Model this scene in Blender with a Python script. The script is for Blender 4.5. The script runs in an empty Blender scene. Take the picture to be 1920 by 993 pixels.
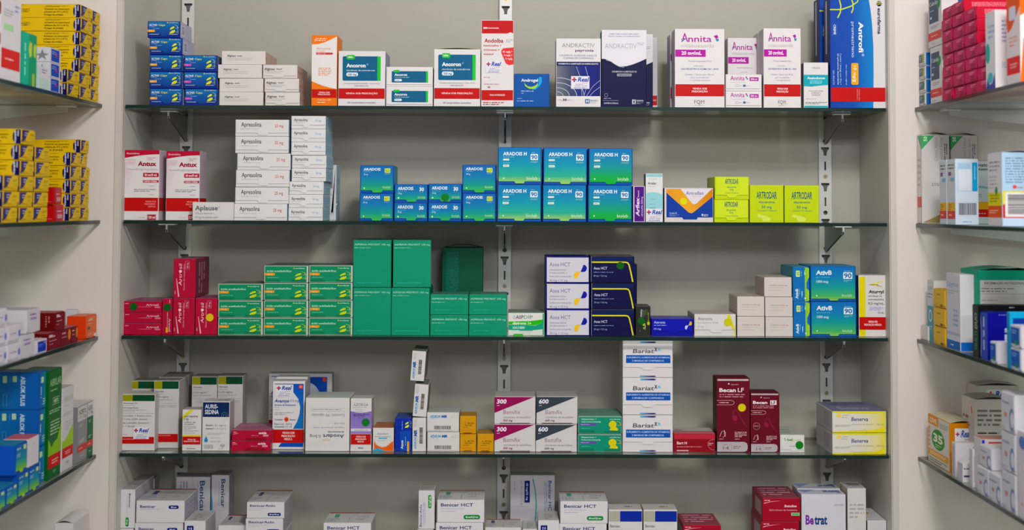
import bpy, bmesh, math, random
from mathutils import Vector, Matrix

# ---------------------------------------------------------------- camera, world, lights, exposure
scn = bpy.context.scene
col = scn.collection
CAM = Vector((0.0, -2.6, 1.5))
FPX, CX, CY = 2600.0, 973.2, 268.96
PITCH, ROLL, YAW = 0.0460, 0.0039, 0.0071

def cam_axes():
    cy, sy, ct, st, cr, sr = math.cos(YAW), math.sin(YAW), math.cos(PITCH), math.sin(PITCH), math.cos(ROLL), math.sin(ROLL)
    x1 = Vector((cy, -sy, 0)); y1 = Vector((sy, cy, 0)); z = Vector((0, 0, 1))
    y2 = y1*ct + z*st; z2 = z*ct - y1*st
    return x1*cr + z2*sr, z2*cr - x1*sr, y2
RIGHT, UP, FWD = cam_axes()
cd = bpy.data.cameras.new('camera'); cam = bpy.data.objects.new('camera', cd); col.objects.link(cam)
cam.matrix_world = Matrix.Translation(CAM) @ Matrix((RIGHT, UP, -FWD)).transposed().to_4x4()
cd.sensor_width = 36; cd.lens = FPX/1920*36
cd.shift_x = (960-CX)/1920; cd.shift_y = (CY-496.5)/1920
cd.dof.use_dof = True; cd.dof.focus_distance = 2.63; cd.dof.aperture_fstop = 3.2
cd.clip_start = 0.05; cd.clip_end = 50
scn.camera = cam

w = bpy.data.worlds.new('room_ambient'); scn.world = w; w.use_nodes = True
w.node_tree.nodes['Background'].inputs[0].default_value = (0.93, 0.96, 1.0, 1)
w.node_tree.nodes['Background'].inputs[1].default_value = 0.28

def area(name, loc, aim, sx, sy, power, color):
    l = bpy.data.lights.new(name, 'AREA'); l.shape = 'RECTANGLE'; l.size = sx; l.size_y = sy
    l.energy = power; l.color = color
    o = bpy.data.objects.new(name, l); col.objects.link(o); o.location = loc
    o.rotation_euler = (Vector(aim)-Vector(loc)).to_track_quat('-Z', 'Y').to_euler()
    return o
area('ceiling_panel_light', (0.42, -1.75, 2.72), (0.3, 0, 1.2), 0.34, 0.34, 33, (1.0, 0.965, 0.93))
area('ceiling_panel_light', (0.75, -3.9, 2.72), (0.2, 0, 1.3), 0.9, 0.6, 40, (0.95, 0.97, 1.0))
area('ceiling_panel_light', (-1.3, -4.2, 2.72), (0, 0, 1.3), 0.9, 0.6, 22, (0.95, 0.97, 1.0))
scn.view_settings.view_transform = 'Standard'; scn.view_settings.look = 'None'
scn.view_settings.exposure = 0.40; scn.view_settings.gamma = 1; scn.view_settings.use_curve_mapping = False

def ray(px, py):
    return (RIGHT*((px-CX)/FPX) - UP*((py-CY)/FPX) + FWD)
def atY(px, py, Y):
    d = ray(px, py); p = CAM + d*((Y-CAM.y)/d.y); return p.x, p.z
def atX(px, py, X):
    d = ray(px, py); p = CAM + d*((X-CAM.x)/d.x); return p.y, p.z

# ---------------------------------------------------------------- materials
def lin(h, k=1.0, sat=1.06):
    r = [int(h[i:i+2], 16)/255 for i in (0, 2, 4)]
    r = [(c/12.92 if c <= .04045 else ((c+.055)/1.055)**2.4)*k for c in r]; g = sum(r)/3
    return tuple(min(0.86, max(.0015, (g+(c-g)*sat)*min(1, .72+g*2.2))) for c in r) + (1,)
MATS = {}
def base_mat(name, rough=0.5, metal=0.0, spec=0.5):
    m = bpy.data.materials.new(name); m.use_nodes = True
    b = m.node_tree.nodes['Principled BSDF']
    b.inputs['Roughness'].default_value = rough; b.inputs['Metallic'].default_value = metal
    b.inputs['Specular IOR Level'].default_value = spec
    return m, b, m.node_tree
def ink(h):
    """carton colour, for print and for shaded sides and tops; h = hex, or 'grad:stop,stop,...' (top to bottom), or '>' for left to right"""
    if h in MATS: return MATS[h]
    m, b, nt = base_mat('print_'+h.replace('grad', 'fade').replace(':', '_')[:40], 0.45, spec=0.12)
    if h.startswith('grad'):
        horiz = h[4] == '>'; stops = h.split(':')[1].split(',')
        uv = nt.nodes.new('ShaderNodeUVMap'); sp = nt.nodes.new('ShaderNodeSeparateXYZ'); cr = nt.nodes.new('ShaderNodeValToRGB')
        nt.links.new(uv.outputs[0], sp.inputs[0]); nt.links.new(sp.outputs[0 if horiz else 1], cr.inputs[0])
        el = cr.color_ramp.elements
        for i, s in enumerate(stops):
            c, _, p = s.partition('@'); p = float(p) if p else i/(len(stops)-1)
            e = el[i] if i < 2 else el.new(p)
            e.position = p; e.color = lin(c, 1.02, 1.05)
        nt.links.new(cr.outputs[0], b.inputs['Base Color'])
    else:
        n = nt.nodes.new('ShaderNodeTexNoise'); n.inputs['Scale'].default_value = 60; n.inputs['Detail'].default_value = 3
        mx = nt.nodes.new('ShaderNodeMixRGB'); c = lin(h, 1.04)
        mx.inputs[1].default_value = c; mx.inputs[2].default_value = tuple(x*0.95 for x in c[:3])+(1,)
        nt.links.new(n.outputs[0], mx.inputs[0]); nt.links.new(mx.outputs[0], b.inputs['Base Color'])
    MATS[h] = m
    return m
def wall_mat(name, rgb, rough=0.55):
    m, b, nt = base_mat(name, rough, spec=0.35)
    tc = nt.nodes.new('ShaderNodeTexCoord')
    n = nt.nodes.new('ShaderNodeTexNoise'); n.inputs['Scale'].default_value = 3.0; n.inputs['Detail'].default_value = 5
    cr = nt.nodes.new('ShaderNodeValToRGB')
    cr.color_ramp.elements[0].position = .35; cr.color_ramp.elements[1].position = .7
    cr.color_ramp.elements[0].color = tuple(x*.965 for x in rgb)+(1,); cr.color_ramp.elements[1].color = tuple(rgb)+(1,)
    n2 = nt.nodes.new('ShaderNodeTexNoise'); n2.inputs['Scale'].default_value = 380
    bp = nt.nodes.new('ShaderNodeBump'); bp.inputs['Strength'].default_value = .05; bp.inputs['Distance'].default_value = .001
    nt.links.new(tc.outputs['Object'], n.inputs[0]); nt.links.new(tc.outputs['Object'], n2.inputs[0])
    nt.links.new(n.outputs[0], cr.inputs[0]); nt.links.new(cr.outputs[0], b.inputs['Base Color'])
    nt.links.new(n2.outputs[0], bp.inputs['Height']); nt.links.new(bp.outputs[0], b.inputs['Normal'])
    return m
M_BACK = wall_mat('laminate_shaded_back', (0.405, 0.385, 0.33))  # same laminate as the end panels, recess shade put into the colour
M_SIDE = wall_mat('laminate_part_shaded_side', (0.545, 0.525, 0.48))  # same board again, with less of the recess shade painted in
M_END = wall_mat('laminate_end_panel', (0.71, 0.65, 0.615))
M_EDGE = wall_mat('laminate_edge_band', (0.58, 0.54, 0.50))
M_FLOOR = wall_mat('floor_tile', (0.50, 0.48, 0.45), 0.3)
M_CEIL = wall_mat('ceiling_paint', (0.75, 0.74, 0.72), 0.8)
M_STEEL, _b, _n = base_mat('white_coated_steel', 0.38, 0.15); _b.inputs['Base Color'].default_value = (.56, .56, .54, 1)
M_BRACK, _b, _n = base_mat('grey_coated_steel', 0.42, 0.3); _b.inputs['Base Color'].default_value = (.24, .24, .235, 1)
M_BRASS, _b, _n = base_mat('brass_screw', 0.35, 0.8); _b.inputs['Base Color'].default_value = (.42, .34, .17, 1)
M_DARK, _b, _n = base_mat('painted_recess_shade', 0.7); _b.inputs['Base Color'].default_value = (.13, .13, .12, 1)  # shade inside slots and screw crosses, put into a dark colour
M_CLIP, _b, _n = base_mat('clear_plastic_pad', 0.25); _b.inputs['Base Color'].default_value = (.75, .76, .75, 1)

M_GLASS = bpy.data.materials.new('clear_glass_sheet'); M_GLASS.use_nodes = True
nt = M_GLASS.node_tree; nt.nodes.clear()
out = nt.nodes.new('ShaderNodeOutputMaterial'); tr = nt.nodes.new('ShaderNodeBsdfTransparent'); gl = nt.nodes.new('ShaderNodeBsdfGlossy')
fr = nt.nodes.new('ShaderNodeFresnel'); mx = nt.nodes.new('ShaderNodeMixShader')
tr.inputs[0].default_value = (.90, .945, .915, 1); gl.inputs['Roughness'].default_value = .03
gl.inputs[0].default_value = (.95, .97, .95, 1); fr.inputs[0].default_value = 1.9
ge = nt.nodes.new('ShaderNodeNewGeometry'); mu = nt.nodes.new('ShaderNodeMath'); mu.operation = 'SUBTRACT'; mu.use_clamp = True
nt.links.new(fr.outputs[0], mu.inputs[0]); nt.links.new(ge.outputs['Backfacing'], mu.inputs[1]); nt.links.new(mu.outputs[0], mx.inputs[0]); nt.links.new(tr.outputs[0], mx.inputs[1]); nt.links.new(gl.outputs[0], mx.inputs[2]); nt.links.new(mx.outputs[0], out.inputs[0])
M_GEDGE, _b, _n = base_mat('green_glass_edge', 0.2, spec=.3); _b.inputs['Base Color'].default_value = (.004, .022, .017, 1)

# ---------------------------------------------------------------- mesh collector
class MB:
    def __init__(s): s.v = []; s.f = []; s.m = []; s.uv = []; s.mats = []
    def mi(s, m):
        if m not in s.mats: s.mats.append(m)
        return s.mats.index(m)
    def poly(s, pts, m, uvs=None):
        i = len(s.v); s.v += [tuple(p) for p in pts]; s.f.append(tuple(range(i, i+len(pts)))); s.m.append(s.mi(m))
        s.uv += uvs or [(0, 0)]*len(pts)
    def add(s, vs, fs, m):
        i = len(s.v); s.v += [tuple(p) for p in vs]; k = s.mi(m)
        for f in fs:
            s.f.append(tuple(i+a for a in f)); s.m.append(k); s.uv += [(0, 0)]*len(f)
    def box(s, x0, x1, y0, y1, z0, z1, m, r=0.0):
        if r <= 0:
            vs = [(x, y, z) for z in (z0, z1) for y in (y0, y1) for x in (x0, x1)]
            s.add(vs, [(0, 2, 3, 1), (4, 5, 7, 6), (0, 1, 5, 4), (2, 6, 7, 3), (0, 4, 6, 2), (1, 3, 7, 5)], m); return
        bm = bmesh.new(); bmesh.ops.create_cube(bm, size=1)
        for v in bm.verts: v.co = Vector(((x0+x1)/2+v.co.x*(x1-x0), (y0+y1)/2+v.co.y*(y1-y0), (z0+z1)/2+v.co.z*(z1-z0)))
        bmesh.ops.bevel(bm, geom=list(bm.edges), offset=r, segments=2, affect='EDGES', profile=.5)
        bm.verts.index_update(); s.add([v.co.copy() for v in bm.verts], [[v.index for v in f.verts] for f in bm.faces], m); bm.free()
    def prism(s, pts, n, t, m):
        """extrude planar polygon pts by vector n*t"""
        n = Vector(n)*t; a = [Vector(p) for p in pts]; b = [p+n for p in a]; k = len(a)
        s.add(a+b, [tuple(range(k))[::-1], tuple(range(k, 2*k))]+[(i, (i+1) % k, k+(i+1) % k, k+i) for i in range(k)], m)
    def cyl(s, c, axis, r, t, m, n=20):
        ax = Vector(axis).normalized(); u = ax.orthogonal().normalized(); v = ax.cross(u)
        s.prism([Vector(c)+u*r*math.cos(a*2*math.pi/n)+v*r*math.sin(a*2*math.pi/n) for a in range(n)], ax, t, m)
    def mesh(s, name):
        me = bpy.data.meshes.new(name); me.from_pydata(s.v, [], s.f)
        for m in s.mats: me.materials.append(m)
        me.polygons.foreach_set('material_index', s.m)
        ul = me.uv_layers.new(name='UVMap'); ul.data.foreach_set('uv', [c for p in s.uv for c in p])
        me.update(); return me
def link(name, me, parent=None, **props):
    o = bpy.data.objects.new(name, me); col.objects.link(o)
    if parent: o.parent = parent
    for k, v in props.items(): o[k] = v
    return o

# ---------------------------------------------------------------- text outlines
GLY = {}
def glyphs(txt, bold):
    key = (txt, bold)
    if key in GLY: return GLY[key]
    cu = bpy.data.curves.new('t', 'FONT'); cu.body = txt; cu.resolution_u = 2; cu.offset = bold; cu.size = 1
    o = bpy.data.objects.new('t', cu); col.objects.link(o)
    me = bpy.data.meshes.new_from_object(o, depsgraph=bpy.context.evaluated_depsgraph_get())
    vs = [v.co.copy() for v in me.vertices]; fs = [tuple(p.vertices) for p in me.polygons]
    bpy.data.objects.remove(o); bpy.data.curves.remove(cu); bpy.data.meshes.remove(me)
    x0 = min(v.x for v in vs); x1 = max(v.x for v in vs)
    vs = [((v.x-x0)/(x1-x0), v.y/0.69) for v in vs]
    GLY[key] = (vs, fs); return GLY[key]

def seg_poly(kind, x0, y0, x1, y1, n=20):
    if kind == 'e': return [((x0+x1)/2+(x1-x0)/2*math.cos(a*2*math.pi/n), (y0+y1)/2+(y1-y0)/2*math.sin(a*2*math.pi/n)) for a in range(n)]
    if kind == 'r': return [(x0, y0), (x1, y0), (x1, y1), (x0, y1)]

def draw(mb, ops, w, h, d, lift0=0.00012, only=None):
    """printing on a carton whose front-bottom-centre is the origin; faces F,L,R,T,B"""
    faces = {'F': (Vector((-w/2, 0, h)), Vector((w, 0, 0)), Vector((0, 0, -h)), Vector((0, -1, 0)), w, h),
             'R': (Vector((w/2, 0, h)), Vector((0, d, 0)), Vector((0, 0, -h)), Vector((1, 0, 0)), d, h),
             'L': (Vector((-w/2, d, h)), Vector((0, -d, 0)), Vector((0, 0, -h)), Vector((-1, 0, 0)), d, h),
             'T': (Vector((-w/2, d, h)), Vector((w, 0, 0)), Vector((0, -d, 0)), Vector((0, 0, 1)), w, d)}
    cnt = {k: 0 for k in faces}
    for op in ops:
        k, fc = op[0], op[1]
        if only and fc not in only: continue
        O, U, V, N, fw, fh = faces[fc]
        cnt[fc] += 1; lift = (0 if only is None and fc == 'F' else 0)+lift0+cnt[fc]*0.00004
        P = lambda x, y: O+U*x+V*y+N*lift
        if k == 'r' or k == 'e':
            x0, y0, x1, y1, c = op[2:7]; pts = seg_poly(k, x0, y0, x1, y1)
            e = .0009   # keep print clear of the rounded carton edge
            ex, ey = e/fw, e/fh
            cl = lambda p: (min(1-ex, max(ex, p[0])), min(1-ey, max(ey, p[1])))
            pts = [cl(p) for p in pts]
            mb.poly([P(*p) for p in pts][::-1], ink(c), [((p[0]-x0)/(x1-x0), (p[1]-y0)/(y1-y0)) for p in pts][::-1])
        elif k == 'o':   # rounded bar
            x0, y0, x1, y1, c = op[2:7]; r = min((x1-x0)*fw, (y1-y0)*fh)*(op[7] if len(op) > 7 else .45); rx, ry = r/fw, r/fh; pts = []
            for cx, cy, a0 in ((x1-rx, y0+ry, -90), (x1-rx, y1-ry, 0), (x0+rx, y1-ry, 90), (x0+rx, y0+ry, 180)):
                for i in range(5):
                    a = math.radians(a0+i*22.5); pts.append((cx+rx*math.cos(a), cy+ry*math.sin(a)))
            mb.poly([P(*p) for p in pts][::-1], ink(c), [((p[0]-x0)/(x1-x0), (p[1]-y0)/(y1-y0)) for p in pts][::-1])
        elif k == 'p':
            pts, c = op[2], op[3]; mb.poly([P(*p) for p in pts][::-1], ink(c), list(pts)[::-1])
        elif k == 'c':   # stroke: list of points, width (fraction of face width), colour
            pts, sw, c = op[2], op[3]*fw/2, op[4]
            L = [O+U*x+V*y+N*lift for x, y in pts]; side = []
            for i, p in enumerate(L):
                t = (L[min(i+1, len(L)-1)]-L[max(i-1, 0)]).normalized(); side.append(N.cross(t)*sw)
            for i in range(len(L)-1): mb.poly([L[i]+side[i], L[i]-side[i], L[i+1]-side[i+1], L[i+1]+side[i+1]], ink(c))
        elif k == 't':
            txt, x0, y0, x1, y1, c = op[2:8]; rot = op[8] if len(op) > 8 else 0; bold = op[9] if len(op) > 9 else 0.0; sh = op[10] if len(op) > 10 else 0
            vs, fs = glyphs(txt, bold); pts = []
            for s, t in vs:
                if rot == 0: q = (x0+s*(x1-x0)+sh*t*(y1-y0)*fh/fw, y1-t*(y1-y0))
                elif rot == 90: q = (x1-t*(x1-x0), y1-s*(y1-y0)-sh*t*(x1-x0)*fw/fh)
                elif rot == -90: q = (x0+t*(x1-x0), y0+s*(y1-y0)+sh*t*(x1-x0)*fw/fh)
                else: q = (x1-s*(x1-x0), y0+t*(y1-y0))
                pts.append(P(*q))
            mb.add(pts, fs, ink(c))
        elif k == 'g':   # lines of print too small to read: n lines, rot 0/90
            x0, y0, x1, y1, n, c = op[2:8]; rot = op[8] if len(op) > 8 else 0
            rnd = random.Random(hash((round(x0, 3), round(y0, 3), n)) & 0xffff)
            run = (y1-y0)*fh if rot else (x1-x0)*fw; thick = ((x1-x0)*fw if rot else (y1-y0)*fh)/n; unit = max(.018, min(.2, thick*1.0/run))
            for i in range(n):
                a = (i+.27)/n; b = (i+.73)/n; pos = 0.0; end = 1.0 if i < n-1 else rnd.uniform(.55, .95)
                while pos < end-.02:
                    wd = min(rnd.choice((.5, .9, 1.4, 2.2, 3))*unit, end-pos)
                    if rot: q = [(x0+a*(x1-x0), y0+pos*(y1-y0)), (x0+b*(x1-x0), y0+(pos+wd)*(y1-y0))]
                    else: q = [(x0+pos*(x1-x0), y0+a*(y1-y0)), (x0+(pos+wd)*(x1-x0), y0+b*(y1-y0))]
                    (ax, ay), (bx, by) = q; mb.poly([P(ax, ay), P(ax, by), P(bx, by), P(bx, ay)], ink(c)); pos += wd+unit*.45
        elif k == 'bar':  # bar code
            x0, y0, x1, y1, c = op[2:7]; rot = op[7] if len(op) > 7 else 0; rnd = random.Random(7); pos = 0
            while pos < .97:
                wd = rnd.choice((.02, .035, .05)); e2 = min(1, pos+wd)
                if rot: ax, ay, bx, by = x0, y0+pos*(y1-y0), x1, y0+e2*(y1-y0)
                else: ax, ay, bx, by = x0+pos*(x1-x0), y0, x0+e2*(x1-x0), y1
                mb.poly([P(ax, ay), P(ax, by), P(bx, by), P(bx, ay)], ink(c)); pos = e2+rnd.choice((.015, .03))
        elif k == 'cross':  # cross emblem, half red half blue
            cx, cy, s = op[2:5]; sx = s; sy = s*fw/fh; a = .3
            arms = [(-a, -1, a, -a, 'd8202c'), (-1, -a, -a, a, 'd8202c'), (-a, -a, a, a, 'd8202c'), (a, -a, 1, a, '2746a8'), (-a, a, a, 1, '2746a8')]
            for ax, ay, bx, by, c in arms:
                mb.poly([P(cx+ax*sx, cy+ay*sy), P(cx+ax*sx, cy+by*sy), P(cx+bx*sx, cy+by*sy), P(cx+bx*sx, cy+ay*sy)], ink(c))

# ---------------------------------------------------------------- the setting
XL, XR, YB = -0.7257, 0.7143, 0.222       # recess inner faces and back panel
ZS = [1.6901, 1.473, 1.258, 1.0402, 0.824]  # tops of the five glass shelves
def struct(name, mb, **kw): return link(name, mb.mesh(name), kind='structure', **kw)
def simple(name, *a, **k):
    mb = MB(); mb.box(*a, **k); return struct(name, mb)
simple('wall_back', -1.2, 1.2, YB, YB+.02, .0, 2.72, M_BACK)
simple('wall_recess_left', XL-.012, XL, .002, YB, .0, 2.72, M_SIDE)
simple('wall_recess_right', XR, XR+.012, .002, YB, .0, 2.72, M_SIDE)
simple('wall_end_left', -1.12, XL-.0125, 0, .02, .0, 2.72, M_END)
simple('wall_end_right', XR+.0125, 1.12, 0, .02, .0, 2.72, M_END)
simple('trim_1', XL-.0125, XL-.0015, -.0015, .002, .0, 2.72, M_EDGE)
simple('trim_2', XR+.0015, XR+.0125, -.0015, .002, .0, 2.72, M_EDGE)
simple('wall_left', -1.12, -1.10, -2.4, 0, .0, 2.72, M_END)
simple('wall_right', 1.10, 1.12, -2.4, 0, .0, 2.72, M_END)
simple('floor', -3, 3, -6, .24, -.02, 0, M_FLOOR)
simple('ceiling', -3, 3, -6, .24, 2.74, 2.76, M_CEIL)

def shelf(x0, x1, y0, y1, z, label, group):
    t = .0062; mb = MB()
    mb.box(x0, x1, y0, y1, z-t, z, M_GLASS)
    o = link('glass_shelf', mb.mesh('glass_shelf'), label=label, category='shelf', group=group)
    mb = MB(); e = .0012
    mb.box(x0-e, x1+e, y0-e, y0-.00005, z-t, z, M_GEDGE); mb.box(x0-e, x0-.00005, y0, y1, z-t, z, M_GEDGE)
    mb.box(x1+.00005, x1+e, y0, y1, z-t, z, M_GEDGE)
    mb.box(x0-e, x1+e, y1+.00005, y1+e, z-t, z, M_GEDGE)
    link('polished_edge', mb.mesh('polished_edge'), o, label='dark green polished glass edge')
    return o
ORD = ['topmost', 'second from top', 'middle', 'second lowest', 'lowest']
SHN = ['top shelf', 'second shelf', 'third shelf', 'fourth shelf', 'lowest shelf']
for i, z in enumerate(ZS):
    shelf(-.7215, .7105, .012, .2095, z, f'{ORD[i]} long glass shelf across the middle recess', 'glass shelves across the recess')
    if i < 5:
        shelf(-1.098, -.764, -1.3, -.004, z, f'{ORD[i]} glass shelf along the left side wall', 'glass shelves on the left side')
        shelf(.764, 1.098, -1.3, -.004, z, f'{ORD[i]} glass shelf along the right side wall', 'glass shelves on the right side')

# slotted uprights: a channel with real cut-outs
PER = .0727
def upright_mesh(phase):
    z0, z1, hw = .70, 2.60, .0115
    cu = bpy.data.curves.new('u', 'CURVE'); cu.dimensions = '2D'; cu.fill_mode = 'BOTH'; cu.extrude = .0006
    def spl(pts):
        s = cu.splines.new('POLY'); s.points.add(len(pts)-1); s.use_cyclic_u = True
        for p, q in zip(s.points, pts): p.co = (q[0], q[1], 0, 1)
    spl([(-hw, z0), (hw, z0), (hw, z1), (-hw, z1)])
    screws = []
    k = 0; z = phase-math.floor((phase-z0)/PER)*PER
    kk = round((z-phase)/PER)
    while z < z1-.08:
        if z > z0+.07:
            spl([(-.0082, z+.0085), (.0082, z+.0085), (.0082, z+.0048), (.0050, z+.0025), (.0030, z-.0035), (.0030, z-.0085), (-.0030, z-.0085), (-.0030, z-.0035), (-.0050, z+.0025), (-.0082, z+.0048)])
            zz = z-.0295; spl([(-.0017, zz+.0088), (.0017, zz+.0088), (.0017, zz-.0088), (-.0017, zz-.0088)])
            zc = z-.0515; n = 12
            if (kk % 2) == 0: screws.append(zc)
            spl([(.0044*math.cos(a*2*math.pi/n), zc+.0044*math.sin(a*2*math.pi/n)) for a in range(n)])
        z += PER; kk += 1
    o = bpy.data.objects.new('u', cu); col.objects.link(o)
    me = bpy.data.meshes.new_from_object(o, depsgraph=bpy.context.evaluated_depsgraph_get())
    mb = MB(); mb.add([(v.co.x, -.0094+v.co.z, v.co.y) for v in me.vertices], [tuple(p.vertices) for p in me.polygons], M_STEEL)
    bpy.data.objects.remove(o); bpy.data.curves.remove(cu); bpy.data.meshes.remove(me)
    mb.box(-hw-.0012, -hw, -.010, -.0002, z0, z1, M_STEEL); mb.box(hw, hw+.0012, -.010, -.0002, z0, z1, M_STEEL)
    mb.box(-hw, hw, -.0016, -.0004, z0, z1, M_DARK)  # dark sheet standing in for the shade behind the cut-outs
    return mb, screws
for (x, ph, nm) in ((-.6547, 1.5400, 'left'), (-.0083, 1.5378, 'centre'), (.6422, 1.616, 'right')):
    mb, scr = upright_mesh(1.5165); dz = ph-1.5165
    u = link('slotted_upright', mb.mesh('slotted_upright'), label=f'white slotted steel upright on the back panel, {"middle one" if nm=="centre" else nm+"most one"}', category='shelf upright', group='slotted uprights on the back panel')
    u.location = (x, YB, dz)
    for zc in scr:
        mb = MB(); mb.cyl((0, -.0035, zc), (0, -1, 0), .0043, .0045, M_BRASS, 16)
        mb.box(-.0026, .0026, -.0083, -.0078, zc-.0004, zc+.0004, M_DARK); mb.box(-.0004, .0004, -.0083, -.0078, zc-.0026, zc+.0026, M_DARK)  # dark bars stand in for the shaded cross recess
        link('screw', mb.mesh('screw'), u, label='brass cross-head screw')
    for i, z in enumerate(ZS):
        zt = z-.0075
        b = bpy.data.objects.new('shelf_bracket', None); col.objects.link(b); b.location = (x, YB-.0105, zt); b.empty_display_size = .05
        b['label'] = f'grey triangular bracket under the {["topmost","second","third","fourth","lowest"][i]} glass shelf at {nm} upright'; b['category'] = 'bracket'; b['group'] = 'brackets under the glass shelves'
        mb = MB(); prof = [(0, -.0005), (0, -.052), (-.012, -.051), (-.132, -.017), (-.148, -.015), (-.148, -.0005)]
        for sx in (-.0022, .0010): mb.prism([(sx, a, c) for a, c in prof], (1, 0, 0), .0012, M_BRACK)
        mb.box(-.0022, .0022, -.148, -.001, -.0012, 0, M_BRACK)
        link('bracket_arm', mb.mesh('bracket_arm'), b)
        mb = MB(); mb.box(-.016, .016, -.150, -.128, -.0016, .0005, M_CLIP, .0006); mb.box(-.0015, .0015, -.1505, -.1485, -.010, -.0016, M_CLIP)
        link('support_pad', mb.mesh('support_pad'), b, label='small clear plastic support pad')
# brackets under the side shelves
for sgn, nm in ((-1, 'left'), (1, 'right')):
    for i, z in enumerate(ZS):
        zt = z-.0068
        for yy in (-.045, -.62):
            b = bpy.data.objects.new('shelf_bracket', None); col.objects.link(b); b.location = (sgn*1.099, yy, zt); b.empty_display_size = .05
            b['label'] = f'flat pale bracket under the {["topmost","second","third","fourth","lowest"][i]} {nm} side shelf, {"by the end panel" if yy>-.1 else "nearer the aisle"}'
            b['category'] = 'bracket'; b['group'] = f'brackets under the {nm} side shelves'
            mb = MB(); prof = [(0, 0), (0, -.040), (-.04, -.037), (-.27, -.013), (-.285, -.011), (-.285, 0)]
            mb.prism([(sgn*a, -.001, c) for a, c in prof], (0, 1, 0), .002, M_STEEL)
            link('bracket_arm', mb.mesh('bracket_arm'), b)
            mb = MB(); mb.box(min(-sgn*.298, -sgn*.268), max(-sgn*.298, -sgn*.268), -.014, .014, -.002, .0004, M_CLIP, .0006)
            link('support_pad', mb.mesh('support_pad'), b, label='small clear plastic support pad')

# ---------------------------------------------------------------- cartons
W = 'd9d5d6'
K = {}
def kind(name, body, desc, group, ops=(), top=None, side=None, flap=None, lid=None, left=None, eflap=None):
    K[name] = dict(body=body, desc=desc, group=group, ops=list(ops), top=top, side=side, left=left or side, flap=flap, lid=lid, eflap=eflap)  # greyed sides and tops of white cartons have face shade put into the colour
CACHE = {}
def carton_meshes(kn, w, h, d):
    key = (kn, round(w*500), round(h*500), round(d*500))
    if key in CACHE: return CACHE[key], key
    k = K[kn]; mb = MB(); pre = []; parts = []; flat = k['top'] and not k['lid']; H = h
    if flat: h -= .0007
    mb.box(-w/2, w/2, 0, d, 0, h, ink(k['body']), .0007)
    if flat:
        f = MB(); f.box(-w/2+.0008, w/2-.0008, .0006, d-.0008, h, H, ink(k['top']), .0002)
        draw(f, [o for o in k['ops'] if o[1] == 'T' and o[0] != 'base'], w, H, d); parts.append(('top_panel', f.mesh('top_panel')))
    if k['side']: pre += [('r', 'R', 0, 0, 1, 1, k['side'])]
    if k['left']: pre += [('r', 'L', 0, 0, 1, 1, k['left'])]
    fl = k['flap']; base = [o[1:] for o in k['ops'] if o[0] == 'base']; fops = [o for o in k['ops'] if o[1] == 'F']; ef = k['eflap']; rops = [o for o in k['ops'] if o[1] != 'F' and o[0] != 'base' and not (flat and o[1] == 'T') and not (ef and o[1] == ef[0])]
    if ef:      # tuck flap on the aisle-facing end
        f = MB(); sg = 1 if ef[0] == 'R' else -1; X = sg*w/2; m = .0012; zb = h*ef[1]; dr = h*.10
        pts = [(X, m, h-.001), (X, m, zb), (X, d*.30, zb), (X, d*.34, zb-dr), (X, d*.66, zb-dr), (X, d*.70, zb), (X, d-m, zb), (X, d-m, h-.001)]
        f.prism(pts if sg < 0 else pts, (sg, 0, 0), .0011, ink(ef[2]))
        draw(f, [o for o in k['ops'] if o[1] == ef[0]], w, h, d, lift0=.0013); parts.append(('end_flap', f.mesh('end_flap')))
    if fl:
        yb, tx0, tx1, drop, c = fl[:5]; draw(mb, base+pre+rops, w, h, d)
        m, t = .0016, .0014; X = lambda f: -w/2+f*w; Z = lambda f: h-f*h
        s = (drop*h)*.5
        pts = [(-w/2+m, -.00005, h-.0012), (-w/2+m, -.00005, Z(yb)), (X(tx0)-s, -.00005, Z(yb)), (X(tx0)+s*.3, -.00005, Z(yb+drop)), (X(tx1)-s*.3, -.00005, Z(yb+drop)), (X(tx1)+s, -.00005, Z(yb)), (w/2-m, -.00005, Z(yb)), (w/2-m, -.00005, h-.0012)]
        f = MB(); 
        f.prism(pts, (0, -1, 0), t, ink(c))  # white flaps slightly lighter; shade below them is put into the body colour
        if c.startswith('grad'):
            f.poly([(p[0], -t-.00008, p[2]) for p in pts], ink(c), [((p[0]+w/2)/w, 1-p[2]/h) for p in pts])
        draw(f, fops, w, h, d, lift0=t+.00016)
        parts.append(('tuck_flap', f.mesh('tuck_flap')))
    else:
        draw(mb, fops+pre+rops, w, h, d)
    if k['lid']:   # top panel bowed up
        f = MB(); n = 8; rise = k['lid']; prev = None; dd = d*.92; up = []; lo = []
        for i in range(n+1):
            a = i/n; up.append((-w/2+.001+a*(w-.002), h+.0003+rise*math.sin(a*math.pi)))
        ring = up+[(x, z-.0004) for x, z in reversed(up)]
        f.prism([(x, .001, z) for x, z in ring], (0, 1, 0), dd, ink(k['top'] or k['body']))
        parts.append(('lid_panel', f.mesh('lid_panel')))
    CACHE[key] = (mb.mesh('medicine_box'), parts); return CACHE[key], key
PROTO = {}
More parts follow.
